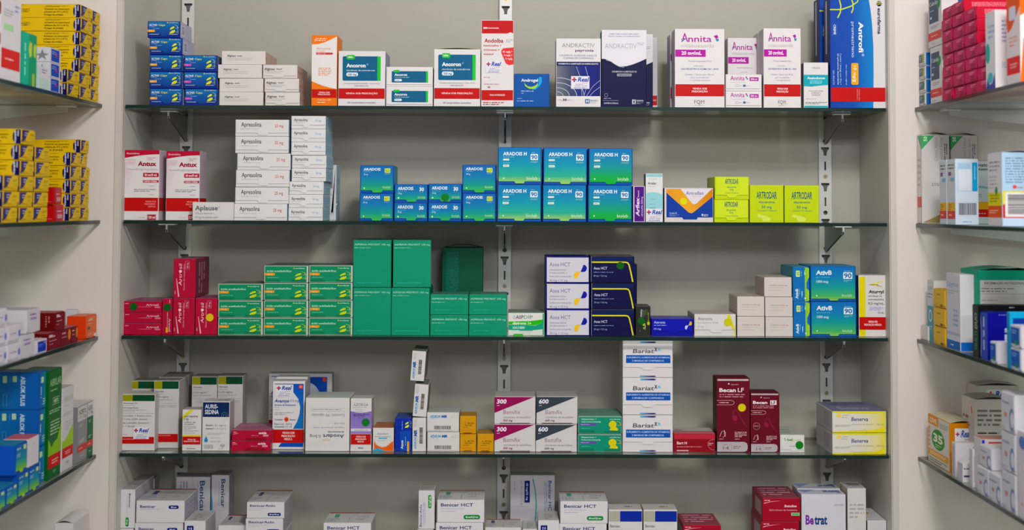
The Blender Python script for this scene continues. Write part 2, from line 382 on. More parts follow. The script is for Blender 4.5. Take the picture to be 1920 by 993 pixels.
def spawn(kn, w, h, d, loc, rot, label, tilt=0.0, name='medicine_box', extra=(), group=None):
    (me, parts), key = carton_meshes(kn, w, h, d)
    if key in PROTO:
        src = PROTO[key]; o = src[0].copy(); col.objects.link(o)
        for c in src[1]:
            q = c.copy(); q.parent = o; col.objects.link(q)
    else:
        o = bpy.data.objects.new(name, me); col.objects.link(o)
        ch = [link(n, m, o) for n, m in parts]; PROTO[key] = (o, ch)
    o.location = loc; o.rotation_euler = (0, tilt, rot)
    o['label'] = label; o['category'] = 'box'; o['group'] = group or K[kn]['group']
    for e in extra:
        mb = MB(); 
        if e[0] == 'dot':   # (x fraction, y fraction, radius m, colour)
            mb.cyl((-w/2+e[1]*w, -.0006 if not K[kn]['flap'] else -.0019, h-e[2]*h), (0, -1, 0), e[3], .0004, ink(e[4]), 28)
            link('round_sticker', mb.mesh('round_sticker'), o, label=e[5]+' round sticker')
        else:               # price label with the shop's mark (x0,y0,x1,y1 fractions)
            _, x0, y0, x1, y1 = e[:5]; lw, lh = (x1-x0)*w, (y1-y0)*h
            face = e[5] if len(e) > 5 else 'F'
            if face == 'rot': lw, lh = lh, lw
            mb.box(-lw/2, lw/2, -.0003, 0, 0, lh, ink('dcdae0'))
            draw(mb, [('cross', 'F', .17, .28, .13), ('t', 'F', 'Real', .36, .10, .93, .42, '2746a8', 0, .03, .25), ('t', 'F', 'Farma', .62, .48, .9, .57, 'c8303a'),
                      ('g', 'F', .25, .60, .8, .68, 1, '7078b0'), ('t', 'F', '3292-1526', .2, .72, .88, .82, '6470b4'), ('g', 'F', .15, .87, .92, .97, 1, '7078b0')], lw, lh, .001, lift0=.0004)
            p = link('price_label', mb.mesh('price_label'), o, label='white shop label with red and blue cross')
            if face == 'rot':
                p.rotation_euler = (0, math.pi/2, 0); p.location = (-w/2+x0*w, -.0006, h-(y0+y1)/2*h)
            else: p.location = (-w/2+(x0+x1)/2*w, -.0006, h-y1*h)
    return o
def place(kn, s, x0, x1, ytop, label, ybot=None, yf=None, d=.10, z0=None, rot=0, tilt=0, extra=(), group=None):
    """front of carton seen between columns x0..x1 of the survey, top at ytop, standing on shelf s (or at z0)"""
    yf = yf if yf is not None else (.022, .022, .034, .038, .036)[s]
    zb = (ZS[s] if z0 is None else z0)+.0003
    ym = ytop+30
    a, zt = atY(x0, ytop, yf); b, _ = atY(x1, ytop+20, yf)
    h = zt-zb; w = b-a-.0006
    o = spawn(kn, w, h, d, ((a+b)/2, yf, zb), rot, label, tilt, extra=extra, group=group)
    return zt
ORDN = {1: [''], 2: ['lower', 'upper'], 3: ['lowest', 'middle', 'topmost'], 4: ['lowest', 'second from bottom', 'third from bottom', 'topmost']}
ORDS = ['lowest', 'second from bottom', 'third from bottom', 'fourth from bottom', 'fifth from bottom', 'sixth from bottom', 'seventh from bottom', 'topmost']
def stack(kn, s, tops, xs, where, yf=None, d=.10, extra=None, rots=None, base=None):
    """bottom-up list of top lines and (x0,x1)"""
    z = base; n = len(tops); r = random.Random(len(where)+int(xs[0][0]))
    ys = yf if yf is not None else (.022, .022, .034, .038, .036)[s]
    wm = sum(b-a for a, b in xs)/n
    zt_all = atY(xs[-1][0], tops[-1], ys)[1]; hh = (zt_all-(ZS[s] if z is None else z))/n
    z = ZS[s] if z is None else z
    for i in range(n):
        o = ORDN[n][i] if n in ORDN else (ORDS[i] if i < n-1 else 'topmost')
        a, _ = atY((xs[i][0]+xs[i][1])/2, tops[i], ys); w = wm*(2.6+ys)/FPX-.0006
        lab = K[kn]['desc']+((', '+o) if o else '')+' '+where
        spawn(kn, w, hh-.0004, d, (a, ys+r.uniform(-.0015, .0015), z+.0003), (rots[i] if rots else r.uniform(-.006, .006)), lab, extra=(extra or {}).get(i, ()))
        z += hh
    return z

RED = 'b80814'
def arch(x0, y0, x1, y1, n=10, a0=180, a1=270, cx=None, cy=None):
    """quarter-ellipse points centred at (x0,y0) with radii to (x1,y1)"""
    return [(x0+(x1-x0)*math.cos(math.radians(a)), y0+(y1-y0)*math.sin(math.radians(a))) for a in [a0+(a1-a0)*i/n for i in range(n+1)]]
def eyes(x0, y0, x1, y1, c='d8dc10'):
    """two slanted leaf shapes with fine lines"""
    X = lambda f: x0+(x1-x0)*f; Y = lambda f: y0+(y1-y0)*f
    return [('p', 'F', [(X(.02), Y(.48)), (X(.08), Y(.28)), (X(.28), Y(.10)), (X(.52), Y(.02)), (X(.56), Y(.22)), (X(.3), Y(.36))], c),
            ('p', 'F', [(X(0), Y(.95)), (X(.06), Y(.74)), (X(.28), Y(.56)), (X(.60), Y(.46)), (X(.62), Y(.70)), (X(.4), Y(.9))], c),
            ('c', 'F', [(X(.60), Y(-.15)), (X(.85), Y(0)), (X(1), Y(.25))], .007, c), ('c', 'F', [(X(.7), Y(.3)), (X(1.02), Y(.22))], .006, c),
            ('c', 'F', [(X(.88), Y(-.05)), (X(.92), Y(.5)), (X(.95), Y(.98))], .006, c), ('c', 'F', [(X(.68), Y(.78)), (X(1), Y(.7))], .006, c)]
def vend(y0, y1, ty='VENDA SOB|PRESCRIÇÃO', c=RED, tc='f0d8d8', x0=0, x1=1, cx=.5, hw=.24):
    L = ty.split('|'); n = len(L); r = [('r', 'F', x0, y0, x1, y1, c)]; hh = (y1-y0)
    for i, s in enumerate(L):
        f = min(1, len(s)/max(len(q) for q in L)); a = y0+hh*(.5+(i-n/2)*.24+.03); r.append(('t', 'F', s, cx-hw*f, a, cx+hw*f, a+hh*.15, tc, 0, .02))
    return r

# ---- top shelf kinds
alt = lambda tag, tc: [('t', 'F', 'ALTAD', .05, .18, .30, .29, 'e8ecf0', 0, .02), ('t', 'F', 'Caps', .34, .18, .54, .29, 'd8dc10', 0, .015), ('g', 'F', .06, .33, .36, .37, 1, 'b0c4e0'), ('g', 'F', .18, .43, .4, .47, 1, 'b0c4e0'),
      ('o', 'F', .01, .52, .23, .66, tag, .2), ('g', 'F', .05, .56, .18, .62, 1, tc), ('e', 'F', .60, .05, .635, .13, 'd8dc10'), ('t', 'F', 'eurofarma', .66, .06, .93, .12, 'd0dcec', 0, .01), ('r', 'F', .06, .79, .35, .815, 'c0c8d8'), ('r', 'F', .66, .79, .92, .815, 'c0c8d8')]+eyes(.68, .30, .95, .78)
kind('alt', '0a2a8a', 'blue capsule box with orange tag', 'blue capsule boxes with orange tags', [('base', 'r', 'F', 0, 0, 1, 1, '04308c')]+alt('f0a020', 'f8e8b0')+[('r', 'R', .0, 0, 1, 1, 'b4b6cc'), ('r', 'R', .1, .2, .4, .8, 'd8d8e4'), ('bar', 'R', .14, .25, .36, .75, '707890', 1)], side='c8c8d8', flap=(.78, .42, .60, .12, 'grad:0a68b4,0a4cac@.4,0a3a9c'))
K['alt']['flap'] = (.78, .42, .60, .12, 'grad:0474b0,04509c@.5,043c8c')
kind('altp', '0a2a8a', 'blue capsule box with pink tag', 'blue capsule boxes with pink tags', [('base', 'r', 'F', 0, 0, 1, 1, '04308c')]+[o for o in alt('c050b0', 'e8b0e0')], side='7078a0', flap=(.80, .42, .60, .10, 'grad:0474b0,04509c@.5,043c8c'))
alg = lambda s: [('t', 'F', 'Alginac', .12, .28, .32, .42, '403c40', 0, .02), ('t', 'F', s, .35, .33, .35+.028*len(s), .41, '504c50', 0, .02), ('g', 'F', .12, .50, .82, .57, 1, 'a8a4a4'), ('g', 'F', .12, .62, .70, .69, 1, 'a8a4a4')]
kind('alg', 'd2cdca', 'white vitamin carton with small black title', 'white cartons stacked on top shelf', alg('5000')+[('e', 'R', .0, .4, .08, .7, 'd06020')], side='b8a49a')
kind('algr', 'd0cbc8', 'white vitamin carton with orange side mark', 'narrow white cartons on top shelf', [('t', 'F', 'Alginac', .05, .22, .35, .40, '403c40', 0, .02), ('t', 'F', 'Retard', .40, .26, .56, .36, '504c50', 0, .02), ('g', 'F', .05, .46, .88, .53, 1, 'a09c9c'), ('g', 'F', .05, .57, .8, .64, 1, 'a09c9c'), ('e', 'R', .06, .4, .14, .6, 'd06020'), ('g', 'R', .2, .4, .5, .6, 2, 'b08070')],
     side='c0aca4', flap=(.80, .32, .60, .12, 'd4cfcc'))
kind('amo', 'e8781c', 'tall orange and white carton with curved bands', 'tall cartons on top shelf', [
     ('p', 'F', [(0, .13)]+[(.25, .125), (.5, .10), (.75, .06), (.98, .015)]+[(.98, .76), (.7, .74), (.4, .71), (.2, .68), (0, .65)], 'dedada'),
     ('t', 'F', 'libbs', .08, .05, .16, .085, 'f8e0c8', 90), ('g', 'F', .16, .035, .58, .085, 2, 'f8e0c8'), ('t', 'F', 'Amome', .18, .17, .72, .205, 'd8884c'), ('g', 'F', .18, .215, .8, .235, 1, 'dca080'), ('o', 'F', .17, .245, .82, .275, 'c04040', .2), ('g', 'F', .22, .253, .78, .268, 1, 'f0c8c0'),
     ('g', 'F', .26, .455, .76, .575, 5, 'd8946c'), ('t', 'F', 'Contém 120', .23, .90, .76, .925, 'f8dcc0'), ('g', 'F', .23, .94, .76, .96, 1, 'f8dcc0')]+vend(.765, .885), side='d8803c')
def anc(mg, big):
    if big: return [('o', 'F', .09, .095, .90, .54, '0a5c84', .06), ('r', 'F', .83, .095, .90, .54, '28b838'), ('o', 'F', .17, .07, .35, .155, '28b838', .3), ('t', 'F', 'Libbs', .20, .09, .31, .125, 'e8f4e8', 0, .02),
        ('t', 'F', 'Ancoron', .17, .23, .58, .295, 'e8eef0', 0, .035), ('e', 'F', .60, .225, .64, .26, '6898b0'), ('t', 'F', 'cloridrato de amiodarona', .17, .335, .78, .365, 'c8dce4', 0, .01), ('o', 'F', .17, .39, .42, .46, 'd0e0e8'), ('t', 'F', mg+' mg', .205, .41, .385, .445, '0a5c84', 0, .02),
        ('t', 'F', 'Comprimido Revestido – Uso Oral', .12, .575, .88, .60, '888c94'), ('t', 'F', 'USO ADULTO', .35, .62, .64, .645, '70747c', 0, .01), ('t', 'F', '60 comprimidos revestidos', .2, .92, .8, .95, '7c7c84', 0, .01)]+vend(.68, .865, 'VENDA SOB PRESCRIÇÃO', hw=.34)
    return [('o', 'F', .12, .22, .90, .80, '0a5c84', .08), ('r', 'F', .855, .22, .90, .80, '28b838'), ('o', 'F', .16, .16, .29, .28, '28b838', .3), ('t', 'F', 'Ancoron', .18, .34, .45, .46, 'e8eef0', 0, .03), ('g', 'F', .18, .51, .58, .57, 1, 'a8c8d4'), ('o', 'F', .18, .62, .34, .74, 'd0e0e8'), ('g', 'F', .2, .65, .32, .71, 1, '406c84')]
kind('anc1', W, 'large white carton with teal panel and closed lid', 'teal panel cartons on top shelf', anc('100', 1), side='8890b0')
kind('anc2', W, 'large white teal-panel carton with lid ajar', 'teal panel cartons on top shelf', anc('200', 1), side='a8acb8', top='c8b490', lid=.0028)
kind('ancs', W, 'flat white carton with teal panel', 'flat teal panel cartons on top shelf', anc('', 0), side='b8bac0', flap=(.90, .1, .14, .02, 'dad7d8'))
kind('ando', W, 'tall white and red spray carton', 'tall cartons on top shelf', [('r', 'F', 0, 0, 1, .155, 'b80c20'), ('p', 'F', [(0, .155), (.8, .155), (.9, .14), (1, .155), (1, .17), (0, .17)], 'd9d5d6'), ('t', 'F', 'm', .06, .075, .18, .10, 'f0dcdc', 0, .05), ('t', 'F', 'momenta', .20, .08, .54, .10, 'f0d0d0', 0, .02),
     ('t', 'F', 'Andolba', .09, .215, .68, .26, 'a01020', 0, .02), ('g', 'F', .76, .22, .96, .26, 2, 'a0a0a8'), ('t', 'F', 'benzocaína +', .07, .28, .62, .305, 'b02030', 0, .01), ('t', 'F', 'triclosana +', .07, .33, .56, .355, 'b02030', 0, .01), ('t', 'F', 'mentol', .07, .38, .37, .405, 'b02030', 0, .01),
     ('p', 'F', [(.62, .35), (.68, .325), (1, .315), (1, .51), (.86, .52), (.76, .50), (.68, .43), (.62, .38)], 'd83838'), ('t', 'F', '45 mg/g +', .66, .355, .96, .375, 'f4d8d8', 0, .02), ('t', 'F', '5 mg/g +', .70, .395, .96, .415, 'f4d8d8', 0, .02), ('t', 'F', '5 mg/g', .75, .435, .96, .455, 'f4d8d8', 0, .02),
     ('g', 'F', .08, .655, .32, .67, 1, 'c06068'), ('g', 'F', .08, .73, .9, .75, 1, 'c898a0'), ('t', 'F', '45', .2, .765, .28, .785, 'a01020', 0, .02), ('g', 'F', .06, .94, .72, .985, 2, 'b85860')]+vend(.81, .925, 'VENDA SOB PRESCRIÇÃO', hw=.24), side='b8a8b0')
kind('adg', '04509c', 'small solid blue gel carton', 'low cartons on top shelf', [('t', 'F', 'Androgel', .20, .15, .68, .24, 'e8ecf4', 0, .02), ('p', 'F', [(.28, .28), (.38, .38), (.5, .40), (.62, .35), (.68, .27), (.66, .40), (.55, .46), (.42, .45), (.32, .38)], 'a0d020'), ('p', 'F', [(.70, .10), (.78, .10), (.79, .25), (.72, .38), (.60, .48), (.5, .48), (.62, .42), (.70, .30)], '28a0d8'),
     ('g', 'F', .2, .50, .8, .55, 1, 'a8c0e0'), ('g', 'F', .2, .57, .28, .61, 1, 'a8c0e0'), ('g', 'F', .08, .73, .35, .77, 1, '88a8d8'), ('g', 'F', .08, .80, .78, .85, 1, '98b4e0')], side='083a84')
arcs = [('c', 'F', [(.02+r*math.sin(a)*.98, .84-r*.43*math.cos(a)) for a in [i*math.pi/2/14 for i in range(0, 15)] if .02+r*math.sin(a)*.98 <= .98], .012, 'c0c4d0') for r in (.14, .28, .45, .62)]
kind('andp', W, 'white and navy carton with curved rays', 'white and navy cartons on top shelf', [('t', 'F', 'ANDRACTIV', .13, .07, .86, .13, '808088', 0, -.004), ('t', 'F', 'peyronie', .43, .155, .84, .19, '502068', 0, .02), ('t', 'F', 'SUPLEMENTO ALIMENTAR À BASE DE', .07, .235, .91, .26, '5060a0'), ('t', 'F', 'VITAMINAS EM COMPRIMIDOS', .15, .275, .84, .30, '5060a0'),
     ('r', 'F', 0, .34, 1, .40, '0a1460'), ('t', 'F', 'SUPLEMENTAR A ALIMENTAÇÃO DE HOMENS ADULTOS', .05, .36, .94, .38, 'e0e4f0', 0, .02), ('r', 'F', 0, .40, 1, .84, 'grad>:6c7078,404868@.3,0a2080@.6,0a1870')]+arcs+[('c', 'F', [(.45, .41), (.55, .58), (.58, .84)], .008, 'b8bccc'), ('c', 'F', [(1, .60), (.82, .70), (.68, .84)], .008, 'b8bccc'), ('c', 'F', [(1, .70), (.85, .77), (.75, .84)], .008, 'b8bccc'), ('c', 'F', [(.65, .41), (.74, .6), (.62, .84)], .008, 'b8bccc'),
     ('t', 'F', 'Contém', .05, .89, .13, .905, '888890'), ('t', 'F', '30', .15, .88, .24, .91, '502068', 0, .03), ('g', 'F', .26, .89, .42, .905, 1, '9090a0'), ('r', 'F', .65, .885, .75, .945, '0a4c84'), ('t', 'F', 'H', .67, .895, .73, .935, 'd0e0e8', 0, .05), ('t', 'F', 'BESINS', .77, .895, .93, .915, '5080a0'), ('g', 'F', .77, .93, .93, .94, 1, '88a0b0')], side='b8b8c4')
kind('andr', '060e44', 'tall navy carton with wavy white top', 'tall navy cartons on top shelf', [('p', 'F', [(0, 0), (1, 0), (1, .37), (.85, .41), (.7, .445), (.55, .47), (.4, .47), (.28, .44), (.15, .39), (.05, .375), (0, .375)], 'd9d5dc'), ('c', 'F', [(.1, .39), (.2, .405), (.3, .445), (.4, .475), (.5, .48)], .012, 'a8c4d0'),
     ('t', 'F', 'SUPLEMENTO ALIMENTAR À BASE DE VITAMINAS, MINERAIS,', .16, .045, .83, .06, '6c6ca8', 0, .01), ('t', 'F', 'CARNITINA, COENZIMA Q10 E LICOPENO EM CÁPSULAS', .14, .075, .86, .09, '6c6ca8', 0, .01), ('t', 'F', 'ANDRACTIV', .07, .175, .78, .24, 'a4a8b4', 0, -.004), ('g', 'F', .80, .16, .95, .20, 2, 'a4a8b4'),
     ('t', 'F', 'SUPLEMENTAR A ALIMENTAÇÃO DE', .23, .53, .78, .55, 'c8c8d8', 0, .01), ('o', 'F', .34, .565, .67, .60, '90949c', .3), ('t', 'F', 'HOMENS ADULTOS', .37, .575, .64, .59, '060e44', 0, .02), ('e', 'F', .06, .82, .14, .87, '888ca8'), ('e', 'F', .068, .825, .132, .865, '060e44'), ('r', 'F', .03, .912, .38, .916, 'a0a4b8'), ('g', 'F', .05, .88, .25, .895, 1, 'b0b4c8'), ('t', 'F', 'CONTÉM 30 CÁPSULAS', .05, .94, .37, .958, 'c8ccdc', 0, .02),
     ('r', 'F', .68, .90, .76, .96, 'd0d4dc'), ('t', 'F', 'H', .70, .905, .74, .955, '060e44', 0, .06), ('t', 'F', 'BESINS', .78, .905, .93, .925, 'c8ccdc', 0, .01), ('g', 'F', .78, .935, .93, .96, 2, '9094ac')], side='0c1660')
kind('slim', 'c4c0c4', 'slim white carton with red band', 'cartons standing behind the navy ones', vend(.79, .92, 'VENDA SOB', hw=.3), side='b0acb0')
def ann(h100):
    return [('t', 'F', 'A', .13, .055, .27, .165, 'a81898', 0, .01), ('t', 'F', 'nnita', .27, .085, .74, .165, 'a81898', 0, .01), ('c', 'F', [(.13, .13), (.17, .15), (.22, .12)], .02, '2890a8'), ('p', 'F', [(.78, .09), (.85, .075), (.88, .105), (.83, .125)], 'a81898'), ('p', 'F', [(.82, .125), (.88, .12), (.89, .15), (.84, .16)], '2890a8'),
        ('t', 'F', 'nitazoxanida', .13, .19, .79, .235, 'b0a8b0', 0, -.004), ('r', 'F', .0, .265, .62, .355, 'a81098'), ('t', 'F', '20 mg/mL', .13, .285, .54, .33, 'f0dcec', 0, .03), ('t', 'F', 'Pó para Suspensão Oral', .27, .40, .73, .42, '9890b0'), ('t', 'F', 'USO ORAL', .38, .465, .58, .48, '9890b8'), ('t', 'F', 'USO PEDIÁTRICO ACIMA DE 1 ANO', .12, .50, .88, .52, '6868b0', 0, .01),
        ('t', 'F', 'Contém 1 frasco com '+h100+' mL', .2, .57, .79, .59, '9890b8'), ('t', 'F', 'após reconstituição', .31, .61, .69, .625, '9890b8'), ('t', 'F', '+ 1 seringa dosadora', .29, .645, .71, .66, '9890b8'), ('t', 'F', 'FQM', .39, .905, .59, .95, '686470', 0, -.004), ('g', 'F', .4, .965, .58, .975, 1, 'a8a4b0')]+vend(.705, .855, hw=.16)
kind('ann', W, 'tall white carton with magenta dosage bar', 'white and magenta suspension cartons', ann('100'), side='bcb4c0')
kind('ann45', W, 'narrow white carton with magenta dosage bar', 'white and magenta suspension cartons', ann('45'), side='b8b0b8')
kind('anns', W, 'small flat white carton with magenta tag', 'small flat magenta-tag cartons', [('t', 'F', 'Annita', .13, .10, .52, .36, 'a81898', 0, .01), ('t', 'F', 'nitazoxanida', .13, .43, .54, .52, 'b8b0b8'), ('e', 'F', .55, .13, .59, .25, 'a81898'), ('e', 'F', .58, .22, .62, .33, '2890a8'), ('r', 'F', .66, .18, .91, .40, 'a81098'), ('t', 'F', '500 mg', .69, .24, .88, .34, 'f0dcec', 0, .03), ('c', 'F', [(.26, .74), (.28, .64), (.33, .62), (.35, .74), (.26, .74)], .008, '8890b0'), ('g', 'F', .36, .66, .47, .72, 1, '9890b0'), ('r', 'F', .48, .62, .55, .75, '5060a0'), ('g', 'F', .57, .66, .73, .72, 1, '9890b0')], side='bcb4b8', flap=(.86, .06, .1, .02, 'dad6d8'))
kind('ans', W, 'small white carton with turquoise band', 'small cartons on top shelf', [('t', 'F', 'WELEDA', .34, .10, .68, .14, '606870', 0, -.002), ('p', 'F', [(0, .27), (1, .27), (1, .49), (.6, .51), (.3, .53), (0, .52)], '18a0b0'), ('t', 'F', 'Ansiodoron', .14, .315, .87, .365, 'e0f0f0', 0, .03), ('g', 'F', .25, .385, .75, .47, 3, 'a0d8dc'), ('t', 'F', 'Tratamento auxiliar', .20, .61, .80, .635, '70747c', 0, .01), ('t', 'F', 'da INSÔNIA e', .30, .655, .7, .68, '70747c', 0, .01), ('t', 'F', 'ANSIEDADE', .32, .70, .68, .725, '70747c', 0, .01), ('g', 'F', .07, .79, .55, .81, 1, 'a0a4a8'), ('g', 'F', .07, .86, .95, .92, 2, '787c84'), ('r', 'F', 0, .95, 1, 1, '18a0b0')], side='909498')
kind('antr', '0838a0', 'very tall blue and white cream carton', 'large blue cream cartons', [('r', 'F', 0, 0, .8, 1, 'grad>:02409c,044ca8@.5,1080c4'), ('p', 'F', [(.70, 0), (1, 0), (1, 1), (.775, 1), (.785, .7), (.785, .45), (.765, .25), (.74, .12)], 'd4d0d2'),
     ('c', 'F', [(0, .115), (.2, .115), (.38, .085), (.5, .045), (.53, 0)], .022, 'c0d020'), ('c', 'F', [(.16, 0), (.20, .08), (.19, .14), (.14, .19)], .022, 'c0d020'), ('c', 'F', [(.38, 0), (.42, .06), (.42, .11), (.39, .145)], .022, 'c0d020'), ('e', 'F', .845, .035, .94, .085, '101c50'), ('c', 'F', [(.85, .055), (.89, .045), (.93, .05)], .014, 'd8d020'), ('c', 'F', [(.86, .07), (.9, .06), (.93, .065)], .012, 'd8d020'),
     ('t', 'F', 'eurofarma', .865, .10, .925, .335, '182058', -90, .03), ('t', 'F', 'Antrofi', .52, .225, .60, .50, 'e8ecf4', -90, .03), ('e', 'F', .57, .51, .62, .535, '90a8d8'), ('t', 'F', 'promestrieno', .39, .225, .445, .545, 'd0dcf0', -90, 0), ('o', 'F', .38, .595, .51, .79, 'e0a020', .2), ('t', 'F', '10 mg/g', .42, .62, .475, .765, 'f4ecd0', -90, .01),
     ('t', 'F', 'CREME', .065, .25, .105, .34, 'd0dcf0', -90, .03), ('c', 'F', [(.04, .24), (.13, .24), (.13, .355), (.04, .355), (.04, .24)], .005, '4878c8'), ('t', 'F', 'Contém 1 bisnaga com 30 g +', .175, .51, .205, .79, 'b8ccec', -90), ('t', 'F', '20 aplicadores descartáveis', .13, .51, .155, .79, 'b8ccec', -90, .02), ('t', 'F', 'Uso tópico vaginal', .28, .61, .305, .79, 'b8ccec', -90), ('t', 'F', 'USO ADULTO', .045, .66, .075, .79, 'b8ccec', -90),
     ('r', 'F', .01, .815, 1, .94, RED), ('t', 'F', 'VENDA SOB', .51, .83, .53, .93, 'e89090', -90), ('t', 'F', 'PRESCRIÇÃO', .475, .83, .495, .93, 'e89090', -90), ('r', 'L', .3, .02, .5, .5, 'c0c4d0')], side='102868')
# top shelf placement
stack('alt', 0, [167, 135.5, 103.7, 71.4, 39.5], [(281.4, 343.4), (280.5, 342.5), (280.5, 342.5), (281, 342.5), (277, 338.5)], 'in tall stack far left', d=.095)
stack('altp', 0, [166, 134, 103.4], [(346, 409), (344, 408), (345.5, 407)], 'of the three', d=.10)
stack('alg', 0, [173, 148, 121.8, 95.2], [(410.8, 494.5), (411, 494), (409, 491.5), (415.6, 498)], 'beside blue boxes', d=.125)
stack('algr', 0, [173.5, 148, 121.4], [(497, 562), (495.3, 561.5), (493, 558)], 'left of orange carton', d=.135)
place('amo', 0, 584.8, 633, 66, 'tall orange and white carton with red band on top shelf', d=.075)
place('anc1', 0, 634.5, 723, 95.5, 'large white carton with teal panel beside tall orange carton', d=.10)
stack('ancs', 0, [162, 125], [(723.7, 812), (723.7, 812)], 'between two large teal-panel cartons', d=.10)
place('anc2', 0, 813.8, 901, 92, 'large white teal-panel carton beside tall red-topped spray carton', d=.10)
place('ando', 0, 902.5, 963.5, 37.6, 'tall white spray carton with red top in front of centre upright', d=.05, extra=[('lab', .14, .47, .62, .61)])
place('adg', 0, 963.8, 1030.3, 138, 'small solid blue carton right of the red-topped spray carton', d=.08)
place('andp', 0, 1042.6, 1126.8, 72, 'white and navy carton with curved rays and shop label', d=.06, extra=[('lab', .335, .55, .745, .735)])
place('andr', 0, 1128, 1212.3, 56, 'tall navy carton with wavy white top, frontmost of two', d=.045)
place('andr', 0, 1141, 1224.2, 63.6, 'tall navy carton with wavy white top, half hidden behind its twin', yf=.072, d=.045)
place('slim', 0, 1216, 1233, 70, 'slim white red-banded carton behind the tall navy cartons', yf=.125, d=.06)
place('ann', 0, 1265, 1358.6, 54, 'tallest white magenta-barred carton, leftmost of the set', d=.05)
place('ann', 0, 1256, 1340, 64, 'tall white magenta-barred carton hidden behind the leftmost one', yf=.078, d=.05)
place('ann45', 0, 1364, 1428, 71, 'magenta-barred carton behind the two small flat cartons', yf=.095, d=.05)
place('ann45', 0, 1421, 1490, 61, 'magenta-barred carton hidden behind the right narrow one', yf=.078, d=.05)
stack('anns', 0, [169, 139], [(1360, 1428.5), (1360, 1428.8)], 'between the magenta-barred cartons', d=.06)
place('ann45', 0, 1431, 1501.7, 53, 'narrow white magenta-barred carton left of small turquoise carton', d=.05)
place('ans', 0, 1506.5, 1553, 117, 'small white carton with turquoise band beside the big blue carton', d=.05)
place('antr', 0, 1555.5, 1659.5, -6, 'very tall blue and white carton, rightmost on top shelf', d=.05)
place('antr', 0, 1536, 1634, -4, 'tall blue carton hidden behind the very tall blue one', yf=.10, d=.05)

# ---- second shelf kinds
def antux(qr): return [('p', 'F', [(0, 0), (1, 0), (1, .06), (.7, .065), (.4, .08), (.15, .10), (0, .115)], 'b01038'), ('t', 'F', 'Biosintética', .06, .035, .42, .06, 'e8c8d0', 0, .01), ('c', 'F', [(.64, .10), (.93, .10), (.93, .15), (.64, .15), (.64, .10)], .006, 'd8909c'), ('g', 'F', .68, .105, .9, .145, 2, 'c890a0'),
     ('t', 'F', 'Antux', .38, .165, .92, .225, '980c34', 0, .04), ('t', 'F', 'levodropropizina', .09, .255, .95, .29, 'a890a0', 0, -.004), ('o', 'F', .54, .325, .99, .385, 'b01038', .12), ('t', 'F', '30 mg/5 ml', .58, .34, .93, .37, 'f0dce0', 0, .03), ('o', 'F', .54, .43, .99, .465, 'b01038', .15), ('t', 'F', 'SABOR CEREJA', .57, .437, .95, .458, 'f0dce0', 0, .02),
     ('g', 'F', .72, .505, .93, .52, 1, 'a098a0'), ('g', 'F', .28, .55, .93, .60, 2, 'a098a0'), ('g', 'F', .72, .63, .93, .645, 1, 'a098a0'), ('r', 'F', 0, .68, 1, .87, RED), ('t', 'F', 'VENDA SOB', .62, .725, .92, .745, 'e89090', 0, .02), ('t', 'F', 'PRESCRIÇÃO', .60, .76, .92, .78, 'e89090', 0, .02), ('t', 'F', 'MÉDICA', .70, .795, .92, .815, 'e89090', 0, .02), ('g', 'F', .38, .955, .64, .97, 1, 'b8a8b0'), ('r', 'F', .68, .92, .93, .995, 'a80c34'), ('t', 'F', '120 ml', .70, .94, .91, .975, 'f0dce0', 0, .03)]+[('e', 'F', .03+.035*j, .13+.022*i, .05+.035*j-.0008*i, .141+.022*i-.0003*j, 'dc98ac') for i in range(22) for j in range(max(1, 9-i//3)) if not (3 < i < 8 and j > 1)]
kind('antux', W, 'white and crimson syrup carton with red band', 'white and crimson syrup cartons', antux(0)+[('r', 'R', 0, .68, 1, .87, RED), ('g', 'R', .1, .1, .9, .6, 14, 'c8a0b0')], side='c4b8c4')
kind('apl', 'd2cecd', 'low white carton with grey title', 'low cartons on second shelf', [('t', 'F', 'Aplause', .06, .20, .62, .44, '5c6468', 0, .025), ('e', 'F', .63, .24, .66, .31, '80868a'), ('t', 'F', 'Actaea racemosa L.', .06, .55, .54, .66, '888c8c', 0, 0, .2), ('t', 'F', '20 mg de extrato seco', .06, .76, .62, .87, '80848a', 0, .005)], side='b8b4b4')
kind('ap25', 'd4d2d2', 'white carton with red 25 mg mark', 'wide white cartons with red dosage', [('t', 'F', 'Apresolina', .11, .16, .49, .42, '38383c', 0, .01), ('g', 'F', .11, .52, .51, .60, 1, 'b0b0b4'), ('t', 'F', '25 mg', .74, .28, .90, .46, 'c84048', 0, .005)], side='8cb0c8', flap=(.80, .44, .60, .13, 'd7d5d5'))
kind('ap50', 'd4d4d6', 'small white carton with blue 50 mg mark', 'small white cartons with blue dosage', [('t', 'F', 'Apresolina', .08, .18, .48, .42, '38383c', 0, .01), ('g', 'F', .08, .50, .5, .58, 1, 'b0b0b4'), ('t', 'F', '50 mg', .70, .28, .87, .44, '80a8d8', 0, .005), ('g', 'R', .1, .2, .9, .8, 3, '88b0c8')], side='9cc0d4', flap=(.70, .36, .50, .18, 'd7d7d8'))
